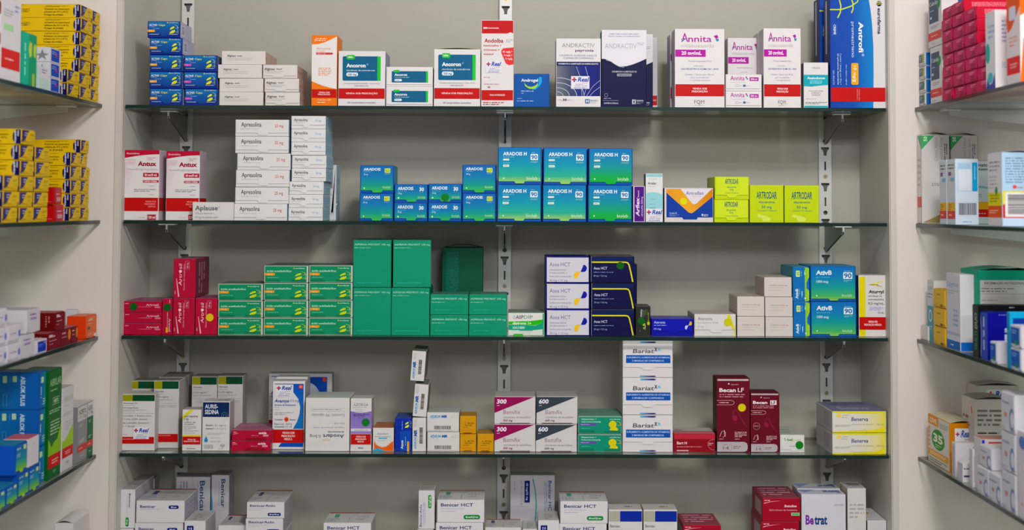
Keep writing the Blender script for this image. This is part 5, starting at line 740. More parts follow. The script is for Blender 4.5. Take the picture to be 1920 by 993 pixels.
lowstack('bnh', 820, 908, 936.2, 42, 3, 'near centre', d=.09)
place('bn', 4, 909.5, 977, 988, 'low white carton in front of the centre upright', d=.07)
place('bnhb', 4, 956.6, 1040.4, 889.8, 'wide upright white carton with curved blue line at the back', yf=.165, d=.035)
place('bsm', 4, 979.5, 1007.6, 991, 'small low white carton before the wide upright one', d=.07)
lowstack('bsm', 1009, 1048.4, 974.5, 44, 2, 'right of centre', d=.08)
lowstack('bnh', 1050.4, 1139.6, 939.2, 42, 3, 'right of centre', d=.09)
place('bero', 4, 1140.8, 1204.6, 954.6, 'left white carton with beige and blue top band', d=.05)
place('bero', 4, 1206.4, 1270.2, 954.6, 'right white carton with beige and blue top band', d=.05)
lowstack('beta', 1280.8, 1351.8, 983.3, 46, 2, 'in the low pile', d=.10)
lowstack('beta', 1429.4, 1500.4, 932.8, 46, 3, 'in the tall pile', d=.11)
place('betr', 4, 1502.4, 1586, 925.8, 'tall white carton with purple and blue title, frontmost', d=.042)
place('betr', 4, 1494, 1576, 915, 'tall white carton with purple and blue title, behind its twin', yf=.082, d=.045)
place('whit', 4, 1588.6, 1624, 914.5, 'narrow white carton with sideways shop label', d=.06, extra=[('lab', .12, .54, .90, .98, 'rot')])
place('wlow', 4, 1626, 1662.4, 975, 'low white carton with orange top mark, rightmost', d=.11)
place('bnb', 4, 263, 290, 897, 'upright white carton standing at the back left corner', yf=.17, d=.035)

# ---------------------------------------------------------------- side shelves: carton ends face the aisle
def side(kn, sgn, s, pn, pf, ytop, label, ln=.15, X=None, z0=None, h=None, extra=(), jit=0, rot=0, group=None):
    """pn / pf: survey columns of the near and far edge of the aisle-facing end; sgn -1 left, +1 right"""
    X = (.769 if X is None else X)*sgn
    yn, zt = atX(pn, ytop, X); yf_, _ = atX(pf, ytop, X)
    yf_ = min(yf_, -.003)
    zb = (ZS[s] if z0 is None else z0)+.0003
    if h is None: h = zt-zb
    d = max(.012, yf_-yn-.0006)
    spawn(kn, ln, h-.0003, d, (X+sgn*(ln/2+jit), yn, zb), rot, label, extra=extra, group=group)
    return zb+h
def endf(ops, to):
    return [(o[0], to)+tuple(o[2:]) for o in ops]
YE = 'd8b404'; NV = '100c54'
neoF = [('p', 'F', [(1, .02), (.955, .02), (.93, .12), (.915, .35), (.915, .65), (.93, .88), (.955, .98), (1, .98)], NV), ('t', 'F', 'química', .935, .08, .957, .92, 'd8d4e8', -90, .03), ('t', 'F', 'neo', .966, .08, .985, .48, 'd8d4e8', -90, .03), ('g', 'F', .58, .08, .86, .20, 2, '5c5008'), ('t', 'F', 'Armazenar em temperatura', .57, .28, .87, .40, '403808', 0, .015), ('t', 'F', 'ambiente (de 15°C a 30°C).', .57, .50, .86, .62, '403808', 0, .015), ('t', 'F', 'Proteger da umidade.', .57, .72, .80, .84, '403808', 0, .015), ('g', 'F', .20, .3, .40, .62, 3, '685c10'), ('c', 'F', [(.1, .06), (.32, .06)], .004, 'a01818')]
neoR = [('p', 'R', [(.03, .03), (.56, .03), (.42, .26), (.32, .56), (.22, .74), (.03, .86)], '34306c'), ('c', 'R', [(.03, .03), (.03, .97)], .004, 'c8b0a0'), ('g', 'R', .22, .14, .42, .46, 2, 'b8b8d8'), ('g', 'R', .62, .22, .92, .40, 2, '907c18'), ('g', 'R', .6, .52, .9, .58, 1, '907c18'), ('c', 'R', [(.12, .82), (.5, .82), (.5, .90), (.95, .90)], .006, '907404')]
kind('neo', YE, 'yellow and navy tablet carton', 'yellow and navy cartons on the left shelves', neoF+neoR, side=None, top='c0a010', eflap=('R', .30, YE))
HN = .0244
def grid(kn, sgn, s, cols, h, where, ln=.15, X=None, seed=3):
    """cols: list of (near, far, first level, last level, y hint, column phrase)"""
    r = random.Random(seed)
    for pn, pf, a, b, yh, ph in cols:
        for i in range(a, b):
            lv = ['lowest', 'second', 'third', 'fourth', 'fifth', 'sixth', 'seventh', 'eighth'][i]
            j = r.uniform(-.4, .4)
            side(kn, sgn, s, pn+j, pf+j-.3, yh, f'{K[kn]["desc"]}, {lv} layer, {ph}, {where}', ln=ln, X=X, z0=ZS[s]+i*h, h=h, jit=r.uniform(0, .003))
grid('neo', -1, 0, [(171.6, 192.5, 0, 7, 120, 'column by end panel'), (150, 171.2, 0, 7, 120, 'second column'), (128, 149.6, 0, 2, 170, 'third column')], HN, 'top left shelf')
kind('star', 'c8c8cc', 'small white carton with grey star and blue end', 'star cartons on the top left shelf', [('p', 'F', [(.60, .5), (.74, .42), (.78, .12), (.83, .42), (.98, .48), (.85, .60), (.90, .88), (.78, .70), (.66, .88), (.71, .60)], '808084'), ('r', 'R', .12, .08, .88, .92, '1048b0'), ('g', 'R', .2, .2, .6, .45, 2, '88a8e0'), ('cross', 'R', .62, .5, .1)], side='d0ccd4')
kind('mint', 'b8ccc8', 'small pale mint carton with purple print', 'small cartons on the top left shelf', [('r', 'R', .05, .04, .95, .5, 'd4d0d8'), ('g', 'R', .25, .1, .75, .32, 2, '8c70b8')], side='b8d0cc')
kind('teal', '10a080', 'tall teal carton with yellow leaf shapes', 'tall cartons on the top left shelf', [('r', 'R', .45, .0, 1, 1, '089868'), ('p', 'R', [(.42, .30), (.5, .14), (.66, .18), (.64, .42), (.5, .46)], 'b8d040'), ('p', 'R', [(.74, .26), (.84, .16), (.96, .2), (.92, .44), (.8, .42)], 'b8d040'), ('g', 'R', .12, .2, .26, .9, 1, 'a8e0d0', 90), ('r', 'R', .7, .75, .86, 1, 'b0b840')], side='18b090', top='38a088')
kind('bigw', 'ccc8cc', 'large white carton with red band', 'tall cartons on the top left shelf', [('r', 'R', .0, .62, .96, .86, 'd42c28'), ('g', 'R', .2, .72, .8, .76, 1, 'f0c0b8'), ('r', 'R', .12, .32, .6, .40, 'a8d8a0'), ('g', 'R', .1, .14, .6, .24, 3, 'a8a8b4'), ('g', 'R', .66, .05, .9, .16, 2, '9090d0'), ('e', 'F', .88, .05, 1.0, .25, '7c2828'), ('e', 'F', .88, .42, 1.0, .62, '7c2828')], side='dcd8de')
for i, lv in enumerate(('lowest', 'middle', 'topmost')):
    side('star', -1, 0, 94, 114, 90, f'small white carton with grey star and blue end, {lv} of three', ln=.06, z0=ZS[0]+i*.0250, h=.0250)
side('mint', -1, 0, 74, 92.5, 122, 'small pale mint carton with purple print before the star cartons', ln=.04, X=.767)
side('teal', -1, 0, 42.5, 70, 57, 'tall teal carton with yellow leaf shapes on top left shelf', ln=.045, X=.767)
side('bigw', -1, 0, 4, 41, -10, 'large blurred white carton with red band on top left shelf', ln=.09, X=.767)
# second left shelf
H2 = .0243
wc = [(152.5, 169.5, 0, 4, 330, 'column by end panel'), (132.5, 152, 0, 5, 330, 'column before the end one'), (150.5, 166, 4, 6, 290, 'column by end panel')]
grid('neo', -1, 1, wc, H2, 'second left shelf', seed=5)
grid('neo', -1, 1, [(65.5, 93, 0, 5, 330, 'near pile, right column'), (38, 65, 0, 6, 330, 'near pile, middle column'), (8, 37, 0, 3, 330, 'near pile, left column')], .0247, 'second left shelf', seed=8)
kind('redb', 'b00818', 'glossy red carton with pale end', 'glossy red cartons on the second left shelf', [('p', 'F', [(0, .85), (.4, .80), (.9, .84), (.9, .88), (.4, .86), (0, .92)], 'd05058'), ('r', 'R', .12, .02, .98, .98, 'b83844'), ('g', 'R', .25, .35, .8, .45, 1, 'f0d0d0'), ('bar', 'R', .3, .58, .85, .82, 'd8b8b8')], side='c02030', eflap=('R', 0.12, 'b02030'))
side('redb', -1, 1, 102, 118, 381, 'glossy red carton with pale end, lower of two', ln=.03, X=.767, z0=ZS[1], h=.0290)
side('redb', -1, 1, 101, 115, 347, 'glossy red carton with pale end, upper of two', ln=.03, X=.767, z0=ZS[1]+.029, h=.0290)
# third left shelf
kind('orng', 'd84008', 'orange carton with pale orange end', 'small cartons on the third left shelf', [('p', 'F', [(.4, .5), (.48, .42), (.56, .6), (.56, .78), (.46, .7)], 'e08820'), ('r', 'R', .0, .0, 1, 1, 'd86838'), ('t', 'R', 'ABEN', .15, .12, .62, .24, 'f0c0a8', 0, .02), ('g', 'R', .15, .33, .6, .38, 1, 'f0c0a8'), ('o', 'R', .1, .48, .36, .60, '406c38', .2), ('g', 'R', .12, .75, .7, .88, 2, 'e8b098'), ('e', 'R', .72, .82, .96, .98, 'e8c8b8')], top='c87858', eflap=('R', 0.1, 'd86838'))
kind('dkrd', '6c0810', 'dark red carton with white scroll mark', 'dark red cartons on the third left shelf', [('c', 'F', [(.10, .24), (.36, .24), (.42, .32), (.40, .44), (.34, .50), (.40, .56), (.42, .68), (.36, .76), (.10, .76)], .045, 'd0bcbc'), ('c', 'F', [(.10, .44), (.18, .40), (.28, .44), (.30, .54), (.24, .60), (.16, .56), (.10, .62)], .04, 'd0bcbc'), ('g', 'F', .68, .18, .86, .78, 2, 'b87078', 90), ('r', 'R', 0, 0, 1, 1, '7c1024'), ('t', 'R', 'B', .1, .1, .4, .22, 'd8b8c0', 0, .04), ('g', 'R', .08, .14, .6, .3, 1, 'd8b8c0'), ('g', 'R', .1, .42, .7, .5, 1, 'd0a8b0'), ('g', 'R', .1, .62, .45, .68, 1, 'd0a8b0')], top='985058', eflap=('R', 0.12, '7c1024'))
kind('dkry', '6c0810', 'dark red carton with orange oval on its end', 'dark red cartons on the third left shelf', [('r', 'R', 0, 0, 1, 1, '7c1024'), ('g', 'R', .08, .14, .5, .3, 1, 'd8b8c0'), ('g', 'R', .1, .42, .6, .5, 1, 'd0a8b0'), ('e', 'R', .68, .05, .96, .7, 'd88020')], top='985058', eflap=('R', 0.12, '7c1024'))
kind('whp', 'cac6cc', 'white carton with purple print on its end', 'white and purple cartons on the third left shelf', [('g', 'F', .3, .5, .95, .9, 6, 'b0acb4'), ('r', 'R', 0, 0, 1, 1, 'c8c4cc'), ('g', 'R', .2, .15, .75, .28, 1, '7850a8'), ('r', 'R', .25, .34, .7, .44, 'a080c0')], top='b4aeb4', eflap=('R', 0.1, 'c8c4cc'))
kind('whb', 'd2ced8', 'small white carton with blue and violet marks', 'small white and blue cartons, third left shelf', [('g', 'R', .2, .4, .7, .52, 1, '9070b8'), ('c', 'R', [(.05, .86), (.85, .84)], .03, 'c0b8cc'), ('e', 'R', .82, .3, 1.0, .7, '6878c8')], side='d8d4e0', top='c8c4d0', eflap=('R', 0.2, 'd2ced8'))
kind('blab', 'ccc8d4', 'small white carton with solid blue end', 'small cartons on the third left shelf', [('r', 'R', .15, .12, .92, .9, '0c3cac'), ('g', 'R', .25, .3, .6, .55, 2, '7898e0'), ('r', 'R', .7, .12, .95, .35, '8870c0')], side='d4d0dc')
zt = side('orng', -1, 2, 161, 182, 592, 'orange carton with pale orange end by the left end panel', ln=.034, X=.767)
side('whp', -1, 2, 143, 156, 588, 'plain white carton edge behind the dark red ones', ln=.02, X=.80, h=.05)
a = .0295
side('dkry', -1, 2, 133, 145, 612, 'dark red carton, third and farthest of the low row', ln=.05, X=.767, h=a)
side('dkry', -1, 2, 113.5, 132.4, 612, 'dark red carton with orange oval, second of the low row', ln=.05, X=.767, h=a)
side('dkrd', -1, 2, 88.5, 113, 617, 'dark red carton, nearest of the low row', ln=.06, X=.767, h=a)
side('dkrd', -1, 2, 103.6, 121, 580, 'dark red carton with white scroll mark, on top of the row', ln=.055, X=.767, z0=ZS[2]+a, h=.0315)
zl = side('whp', -1, 2, 38, 63.5, 623, 'white and purple carton, lower of two', ln=.06, X=.767, h=.0375)
side('blab', -1, 2, 68, 88, 640, 'small white carton with solid blue end before the dark red one', ln=.028, X=.767, h=.0225)
side('whp', -1, 2, 50, 74.5, 577, 'white and purple carton with small grey text, upper of two', ln=.09, X=.767, z0=zl, h=.038)
for i, (p0, p1, q) in enumerate(((13, 37, 'right column'), (-14, 12, 'left column'))):
    for j in range(3):
        if i == 0 and j == 2: continue
        side('whb', -1, 2, p0, p1, 640, f'small blurred white and blue carton, {["lowest","middle","topmost"][j]} in {q}, third left shelf', ln=.05, X=.767, z0=ZS[2]+j*.0287, h=.0287)
# fourth left shelf
GBF = 'grad>:109858,0a68a8@.45,065ca8@.8,0658ac'
kind('abk', '0a50a8', 'large blue-green carton with sideways title', 'large blue-green cartons, fourth left shelf', [('r', 'F', 0, 0, 1, 1, GBF), ('t', 'F', 'ABLOK PLUS', .74, .10, .80, .90, 'c0d8e8', -90, .03), ('o', 'F', .48, .09, .54, .28, 'b0d0a8', .2), ('o', 'F', .62, .09, .68, .25, 'b0d0a8', .2), ('g', 'F', .58, .1, .60, .28, 1, '60a0d0', 90), ('c', 'F', [(.49, .58), (.54, .58), (.54, .90), (.49, .90), (.49, .58)], .004, '70a8d8'),
     ('r', 'R', 0, 0, 1, 1, 'grad>:0a58a8,1078b0@.5,40a858@.85,90c840'), ('o', 'R', .2, .14, .46, .30, 'c0dca0', .2), ('g', 'R', .15, .40, .3, .92, 1, 'a8d0e8', 90), ('g', 'R', .42, .72, .75, .92, 3, 'b8dce8')], top='206090')
kind('abs', '0a50b0', 'small blue-green carton with lime tab', 'small blue-green cartons, fourth left shelf', [('r', 'F', 0, 0, 1, 1, '0850b4'), ('g', 'F', .1, .3, .35, .8, 3, '4088d8'), ('r', 'R', .04, .04, .94, .88, 'grad:0860b0,1088a0@.55,58b050@.85,80c030'), ('g', 'R', .1, .1, .6, .2, 1, 'c0dcec'), ('g', 'R', .1, .3, .4, .44, 2, 'a0cce0'), ('o', 'R', .66, .08, .86, .24, 'd0dc80', .2), ('p', 'R', [(.35, .86), (.65, .86), (.6, .97), (.4, .97)], 'a0cc18')], top='2878a0', eflap=('R', 0.15, '0850a8'))
kind('abg', '046024', 'tall green syrup carton with red and lime bands', 'tall cartons on the fourth left shelf', [('t', 'R', 'ABRILAR', .08, .08, .94, .145, 'a8d098', 0, .0), ('g', 'R', .1, .17, .7, .20, 1, '80b070'), ('c', 'R', [(.3, .26), (.8, .26), (.8, .32), (.3, .32), (.3, .26)], .01, 'c8e0c0'), ('t', 'R', 'HERTO', .38, .275, .74, .305, 'd0e8c8', 0, .02), ('g', 'R', .05, .36, .95, .40, 2, 'a8d098'), ('g', 'R', .15, .46, .85, .60, 5, 'a8d098'), ('p', 'R', [(.88, .56), (1, .50), (1, .78), (0, .78), (0, .62), (.15, .67), (.25, .71), (.4, .675), (.7, .65)], '80b818'), ('r', 'R', 0, .78, 1, .90, 'c01818'), ('g', 'R', .3, .82, .8, .87, 2, 'f0b8b0'), ('t', 'R', 'FQM', .4, .925, .6, .95, 'a0c898', 0, .0)], side='04682c', top='386838')
kind('abw', 'd0ccd0', 'white syrup carton with lime and red bands', 'tall cartons on the fourth left shelf', [('t', 'R', 'ABRILAR', .12, .10, .94, .17, '98b890', 0, .0), ('g', 'R', .2, .20, .8, .23, 1, 'b0c0a8'), ('g', 'R', .1, .30, .9, .34, 2, 'a0a8a0'), ('g', 'R', .25, .40, .85, .52, 4, 'b0b4b0'), ('p', 'R', [(.5, .58), (1, .46), (1, .72), (0, .72), (0, .62), (.2, .64)], '98c428'), ('r', 'R', 0, .72, 1, .84, 'c81820'), ('g', 'R', .3, .76, .8, .81, 2, 'f0b8b8'), ('t', 'R', 'FQM', .4, .89, .62, .92, '606064', 0, .0)], side='d0ccd0', top='b8b4b4')
def ace(c): return [('r', 'R', 0, .0, 1, .27, 'ccc8ca'), ('t', 'R', 'ACERTIL', .14, .07, .88, .15, '286848', 0, .02), ('g', 'R', .14, .17, .5, .22, 2, '80a090'), ('t', 'R', '5mg' if c == '8c8c90' else '10mg', .6, .16, .88, .23, '484848', 0, .0), ('r', 'R', 0, .27, 1, .99, c), ('g', 'R', .2, .32, .6, .38, 2, 'b0c0b8'), ('g', 'R', .2, .60, .75, .66, 2, 'c0c8c4'), ('r', 'R', .02, .70, 1, .82, 'c83830'), ('g', 'R', .15, .74, .85, .78, 1, 'f0b0a8'), ('g', 'R', .3, .88, .7, .92, 1, 'b8c4c0')]
kind('acg', '808084', 'grey and white carton with red strip', 'white-topped cartons by the left end panel', ace('8c8c90'), top='c0bcbc')
kind('acv', '808084', 'green and white carton with red strip', 'white-topped cartons by the left end panel', ace('0c6840'), top='c0bcbc')
side('acv', -1, 3, 164.2, 180, 745, 'green and white carton with red strip by the left end panel', ln=.045, h=.1005)
side('acg', -1, 3, 146, 163.8, 756, 'grey and white carton with red strip beside the green one', ln=.045, h=.1005)
side('abw', -1, 3, 118, 138.5, 728, 'white syrup carton with lime and red bands', ln=.05)
side('abg', -1, 3, 92.5, 116.5, 695, 'tall green syrup carton with red and lime bands', ln=.05)
for j in range(3):
    side('abk', -1, 3, 72.5, 90.5, 760, f'large blue-green carton with sideways title, {["lowest","middle","topmost"][j]} of three', ln=.115, X=.775, z0=ZS[3]+j*.0615, h=.0615)
z = side('abs', -1, 3, 54, 74, 840, 'small blue-green carton, low row, nearest the green syrup', ln=.06, X=.766, h=.0400)
side('abs', -1, 3, 33, 53.4, 880, 'small blue-green carton, low row, under the open one', ln=.10, X=.766, h=.0400)
side('abs', -1, 3, 11, 32.4, 890, 'small blue-green carton, low row, second from frame edge', ln=.10, X=.766, h=.0300)
side('abs', -1, 3, -16, 10, 900, 'small blue-green carton, low row, cut by frame edge', ln=.10, X=.766, h=.0300)
side('abs', -1, 3, 29, 51, 805, 'small blue-green carton lying on the low row', ln=.12, X=.766, z0=z, h=.047)
kind('wtag', 'd0ccd0', 'plain white blank carton', 'small cartons on the fourth left shelf', [('g', 'R', .4, .2, .6, .24, 1, 'a0a0a0')], side='d4d0d8', top='b85c60')
side('wtag', -1, 3, 54, 74, 790, 'plain white carton end on the small blue-green carton', ln=.04, X=.766, z0=z+.001, h=.046)
side('pinkb', -1, 4, 137, 167.5, 980, 'white carton with pink oval on top, low left shelf', ln=.032, X=.772)

# ---- right side shelves (ends face the aisle to the left)
kind('cbs', 'b8b8c0', 'small white carton with slate label', 'small slate-label cartons, top right shelf', [('r', 'F', .0, .0, 1, 1, '1c60a8'), ('r', 'L', .08, .12, .75, .72, '5c6c7c'), ('g', 'L', .15, .25, .5, .5, 2, 'b0bcc8'), ('r', 'L', .60, .12, .80, .72, 'a8a820'), ('c', 'L', [(.3, .72), (.35, .9), (.7, .85)], .01, 'a8a4a0')], left='ccc8c8', eflap=('L', 0.2, 'ccc8c8'))
kind('cbg', 'b8b8c0', 'small white carton with slate and green label', 'small slate-label cartons, top right shelf', [('r', 'F', .0, .0, 1, 1, '1c60a8'), ('r', 'L', .08, .12, .75, .72, '5c6c7c'), ('g', 'L', .15, .25, .5, .5, 2, 'b0bcc8'), ('e', 'L', .62, .10, .86, .74, '088838'), ('c', 'L', [(.3, .72), (.35, .9), (.7, .85)], .01, 'a8a4a0')], left='ccc8c8', eflap=('L', 0.2, 'ccc8c8'))
kind('cebl', 'd0ccce', 'white carton with slate blue panel and red band', 'slate-panel cartons, top right shelf', [('r', 'L', .08, .10, .78, .58, '3c5068'), ('e', 'L', .62, .18, .92, .36, '088838'), ('t', 'L', 'Cebrilin', .12, .2, .72, .27, 'd0d8e0', 0, .01), ('g', 'L', .14, .34, .5, .38, 1, 'a0b0c0'), ('r', 'L', .15, .46, .28, .50, 'd0d8e0'), ('g', 'L', .2, .62, .8, .68, 2, 'a0a0a8'), ('r', 'L', .0, .74, 1, .88, 'd84038'), ('g', 'L', .2, .79, .8, .83, 1, 'f0b8b0'), ('g', 'L', .25, .93, .75, .95, 1, 'a0a0a8')], left='d4d0d2', side='d4d0d2')
for j in range(4):
    side('cbs' if j > 1 else 'cbg', 1, 0, 1735.5, 1718.5, 125, f'small slate-label carton, {["lowest","second","third","topmost"][j]} of four by the end panel', ln=.010, X=.772, z0=ZS[0]+j*.0252, h=.0252)
side('cebl', 1, 0, 1766, 1744, 90, 'slate-panel white carton with red band, lower', ln=.03, X=.772, h=.104)
side('cebl', 1, 0, 1765, 1740, -10, 'slate-panel white carton with red band, upper', ln=.03, X=.772, z0=ZS[0]+.1043, h=.104)
kind('mgt', 'bc0838', 'crimson carton with tiny white print', 'crimson cartons on the top right shelf', [('r', 'F', 0, 0, 1, 1, 'b80434'), ('g', 'F', .1, .2, .6, .6, 4, 'e890a0'), ('r', 'L', .03, .03, .97, .97, 'c01454'), ('g', 'L', .35, .12, .8, .40, 2, 'e8a0b8'), ('p', 'L', [(.55, .45), (.80, .45), (.85, .95), (.45, .95)], '980838')], left='bc1858', top='b03050', eflap=('L', 0.3, 'b80c50'))
grid('mgt', 1, 0, [(1786.5, 1767, 0, 8, 90, 'column beside the slate-panel ones'), (1808.5, 1787, 0, 8, 90, 'second column'), (1831.5, 1809, 0, 7, 90, 'third column'), (1856, 1832, 0, 4, 110, 'fourth column')], .0207, 'top right shelf', ln=.13, X=.770, seed=4)
kind('bluetop', '2858a0', 'large blue carton with small white text', 'cartons standing at the top right', [('g', 'F', .05, .04, .9, .16, 4, 'a8c0e8')], side='3060a0')
side('bluetop', 1, 0, 1775, 1768, -60, 'large blue carton standing behind the crimson stack', ln=.16, X=.79, h=.222)
kind('tw', 'd4d4d8', 'tall white and teal carton', 'tall cartons on the top right shelf', [('g', 'F', .3, .12, 1, .42, 6, '9898c8'), ('g', 'F', .3, .66, 1, .74, 3, '9898c8'), ('r', 'F', .55, .83, .85, .96, '6068a8'), ('e', 'L', .0, .40, .46, .66, '28a8a0'), ('g', 'L', .3, .16, .9, .36, 3, 'a0a8d8'), ('p', 'L', [(.2, .84), (.4, .94), (.7, .92), (.95, .80), (1, 1), (0, 1)], '4048a0'), ('e', 'L', .2, .78, .75, .92, '50b0c8')], left='d4d8dc')
side('tw', 1, 0, 1865, 1847, 18, 'tall blurred white and teal carton on top right shelf', ln=.035, X=.768)
kind('orw', 'e8641c', 'tall orange and white carton with red band', 'tall cartons on the top right shelf', [('p', 'F', [(0, .32), (1, .1), (1, .55), (.1, .55), (0, .95)], 'dcd4d4'), ('p', 'L', [(0, 0), (.0, .35), (.1, .46), (.4, .42), (1, .22), (1, 1), (0, 1)], 'dcd4d8'), ('r', 'L', 0, .72, 1, .90, 'd82c2c'), ('g', 'L', .25, .78, .8, .84, 2, 'f0b8b0'), ('g', 'L', .2, .5, .8, .62, 3, 'e89080'), ('o', 'L', .2, .2, .7, .34, 'd0d0e8', .2)], left='e0581c')
side('orw', 1, 0, 1911.5, 1886, -30, 'tall blurred orange and white carton with red band', ln=.05, X=.768)
# second right shelf
kind('cle', 'c8c4c4', 'tall white nasal carton with green corner', 'tall cartons on the second right shelf', [('p', 'F', [(0, .01), (.46, .01), (0, .17)], '40a060'), ('p', 'L', [(.1, .01), (1, .01), (1, .17)], '60a878'), ('t', 'F', '50', .08, .02, .20, .075, 'd8ecd8', 90, .02), ('t', 'F', 'Clenil Nasal', .46, .03, .57, .30, '9c9898', 90, -.003), ('t', 'F', 'Aquoso Spray', .64, .03, .74, .32, '9c9898', 90, -.003), ('g', 'F', .80, .1, .93, .30, 2, '686464', 90), ('p', 'F', [(.02, .99), (.98, .85), (.98, .99)], '988450'), ('r', 'L', .0, .70, .95, .82, 'd06858'), ('g', 'L', .1, .25, .7, .6, 5, 'c0b0b0'), ('g', 'F', .35, .54, .9, .58, 2, '908c8c')], left='d8d0ce', side='b0aca8', top='988450', lid=.004)
side('cle', 1, 1, 1727.5, 1717, 252, 'tall white nasal carton with green corner by the end panel', ln=.052, X=.766)
side('cle', 1, 1, 1782, 1768, 253, 'tall white nasal carton with green corner, second from end panel', ln=.050, X=.822)
kind('bec', 'c8d4e4', 'white and pale blue carton with yellow and red strips', 'pale blue nasal cartons, second right shelf', [('c', 'F', [(.12, .06), (.92, .06), (.92, .49), (.12, .49), (.12, .06)], .008, '50a0d0'), ('r', 'F', .14, .07, .68, .15, 'a0c4e0'), ('r', 'F', .14, .16, .30, .48, 'd4d8e4'), ('r', 'F', .32, .16, .49, .48, 'd4d8e4'), ('r', 'F', .51, .16, .68, .48, 'd4d8e4'), ('o', 'F', .73, .05, .96, .49, '1098cc', .15), ('g', 'F', .82, .1, .87, .42, 1, 'a8d8ec', 90), ('bar', 'F', .15, .67, .92, .85, '5c5860'), ('c', 'F', [(.1, .65), (.97, .65), (.97, .87), (.1, .87), (.1, .65)], .004, 'd08890'), ('g', 'F', .3, .94, .75, .97, 1, '80b4e0'),
     ('r', 'L', 0, 0, 1, .6, 'ccd4dc'), ('g', 'L', .1, .06, .9, .16, 2, '6c6c78'), ('r', 'L', .15, .19, .5, .25, '8c4c98'), ('r', 'L', .4, .28, .9, .34, '80b4d8'), ('r', 'L', 0, .66, 1, .79, 'e0b010'), ('g', 'L', .15, .68, .6, .78, 3, '806010'), ('r', 'L', 0, .79, 1, .91, 'd84030'), ('g', 'L', .2, .83, .8, .88, 1, 'f0b8b0')], top='c0c8d0')
side('bec', 1, 1, 1774, 1761, 299, 'pale blue carton with yellow and red strips, farther one', ln=.012, X=.768)
side('bec', 1, 1, 1790.5, 1775.5, 297, 'pale blue carton with barcode facing front', ln=.040, X=.768)
kind('dip', 'c8d4dc', 'white carton showing title, yellow and red bands', 'pale blue nasal cartons, second right shelf', [('t', 'F', 'dipropionato de', .08, .04, .95, .09, '383c48', 0, .02), ('t', 'F', 'beclometasona', .08, .11, .90, .15, '383c48', 0, .02), ('r', 'F', .08, .18, .5, .24, '50107c'), ('t', 'F', '50 mcg', .12, .195, .4, .225, 'd8c8e8', 0, .02), ('p', 'F', [(0, .30), (.4, .38), (1, .44), (1, .46), (.4, .42), (0, .34)], '80b8c8'), ('g', 'F', .1, .52, .6, .62, 3, '9098a0'), ('r', 'F', 0, .65, 1, .77, 'e0a808'), ('r', 'F', 0, .77, 1, .89, 'c80c18'), ('g', 'F', .3, .82, .9, .85, 1, 'f0b0b0')], top='988858')
side('dip', 1, 1, 1793, 1784, 300, 'white carton with title, yellow and red bands, half hidden', ln=.075, X=.816)
kind('nea', 'a8c4e0', 'blurred white and pale blue carton with barcode', 'pale blue nasal cartons, second right shelf', [('g', 'F', .1, .06, .85, .42, 10, '7890a8'), ('e', 'F', .3, .44, .42, .49, 'd84848'), ('g', 'F', .44, .46, .6, .49, 1, 'a07080'), ('r', 'F', 0, .52, 1, .70, 'd8cc18'), ('r', 'F', 0, .70, 1, .885, 'c82018'), ('r', 'F', .08, .54, .80, .87, 'dcd8dc'), ('bar', 'F', .16, .57, .72, .84, '504850', 1), ('r', 'F', 0, .885, 1, 1, 'b8cce4'),
     ('g', 'L', .1, .10, .85, .26, 3, '989098'), ('g', 'L', .1, .3, .6, .5, 4, 'b0a8b0'), ('r', 'L', 0, .54, 1, .72, 'd8d018'), ('g', 'L', .15, .56, .8, .68, 3, '908410'), ('r', 'L', 0, .72, 1, .88, 'dc5028'), ('g', 'L', .1, .77, .75, .83, 2, 'f0c0a8'), ('e', 'L', .52, .46, .70, .57, '109040')], left='d8d4dc', top='c8bcc0', lid=.003)
side('nea', 1, 1, 1878, 1851.5, 285, 'large blurred pale blue carton with yellow band and barcode', ln=.055, X=.768)
# third right shelf
kind('smw', 'ccc6c4', 'small blank white carton', 'small cartons on the third right shelf', [], left='d4cecc', top='b8b4b0')
side('smw', 1, 2, 1739, 1721, 613, 'small blank white carton by the right end panel', ln=.03, X=.770, h=.0265)
kind('cura', 'd0cccc', 'white and turquoise sun care carton', 'tall cartons on the third right shelf', [('g', 'F', .2, .14, .95, .22, 1, 'b06850'), ('t', 'L', 'CURA', .06, .1, .8, .16, '5090b0', 0, .0), ('g', 'L', .06, .2, .8, .3, 2, '707c88'), ('r', 'L', 0, .42, 1, 1, '5098a8'), ('e', 'L', .2, .48, .75, .68, 'c8e0e4'), ('e', 'L', .3, .51, .65, .65, '5098a8'), ('g', 'L', .2, .74, .7, .82, 2, 'c0dce0')], left='ccccd0', top='c0bcbc')
side('cura', 1, 2, 1750.5, 1738.5, 529, 'white and turquoise carton behind three yellow ones', ln=.040, X=.774, h=.112)
kind('ycf', 'd8a818', 'small yellow carton with brown print', 'small yellow cartons, third right shelf', [('g', 'L', .3, .2, .75, .38, 1, '8c7020'), ('g', 'L', .25, .48, .7, .55, 1, 'b89830'), ('r', 'L', .6, .82, .78, .94, '805010')], left='dcb030', top='c09820', eflap=('L', 0.15, 'dcb030'))
for j in range(3):
    side('ycf', 1, 2, 1773, 1751, 585, f'small yellow carton, {["lowest","middle","topmost"][j]} of three', ln=.02, X=.768, z0=ZS[2]+j*.0335, h=.0330)
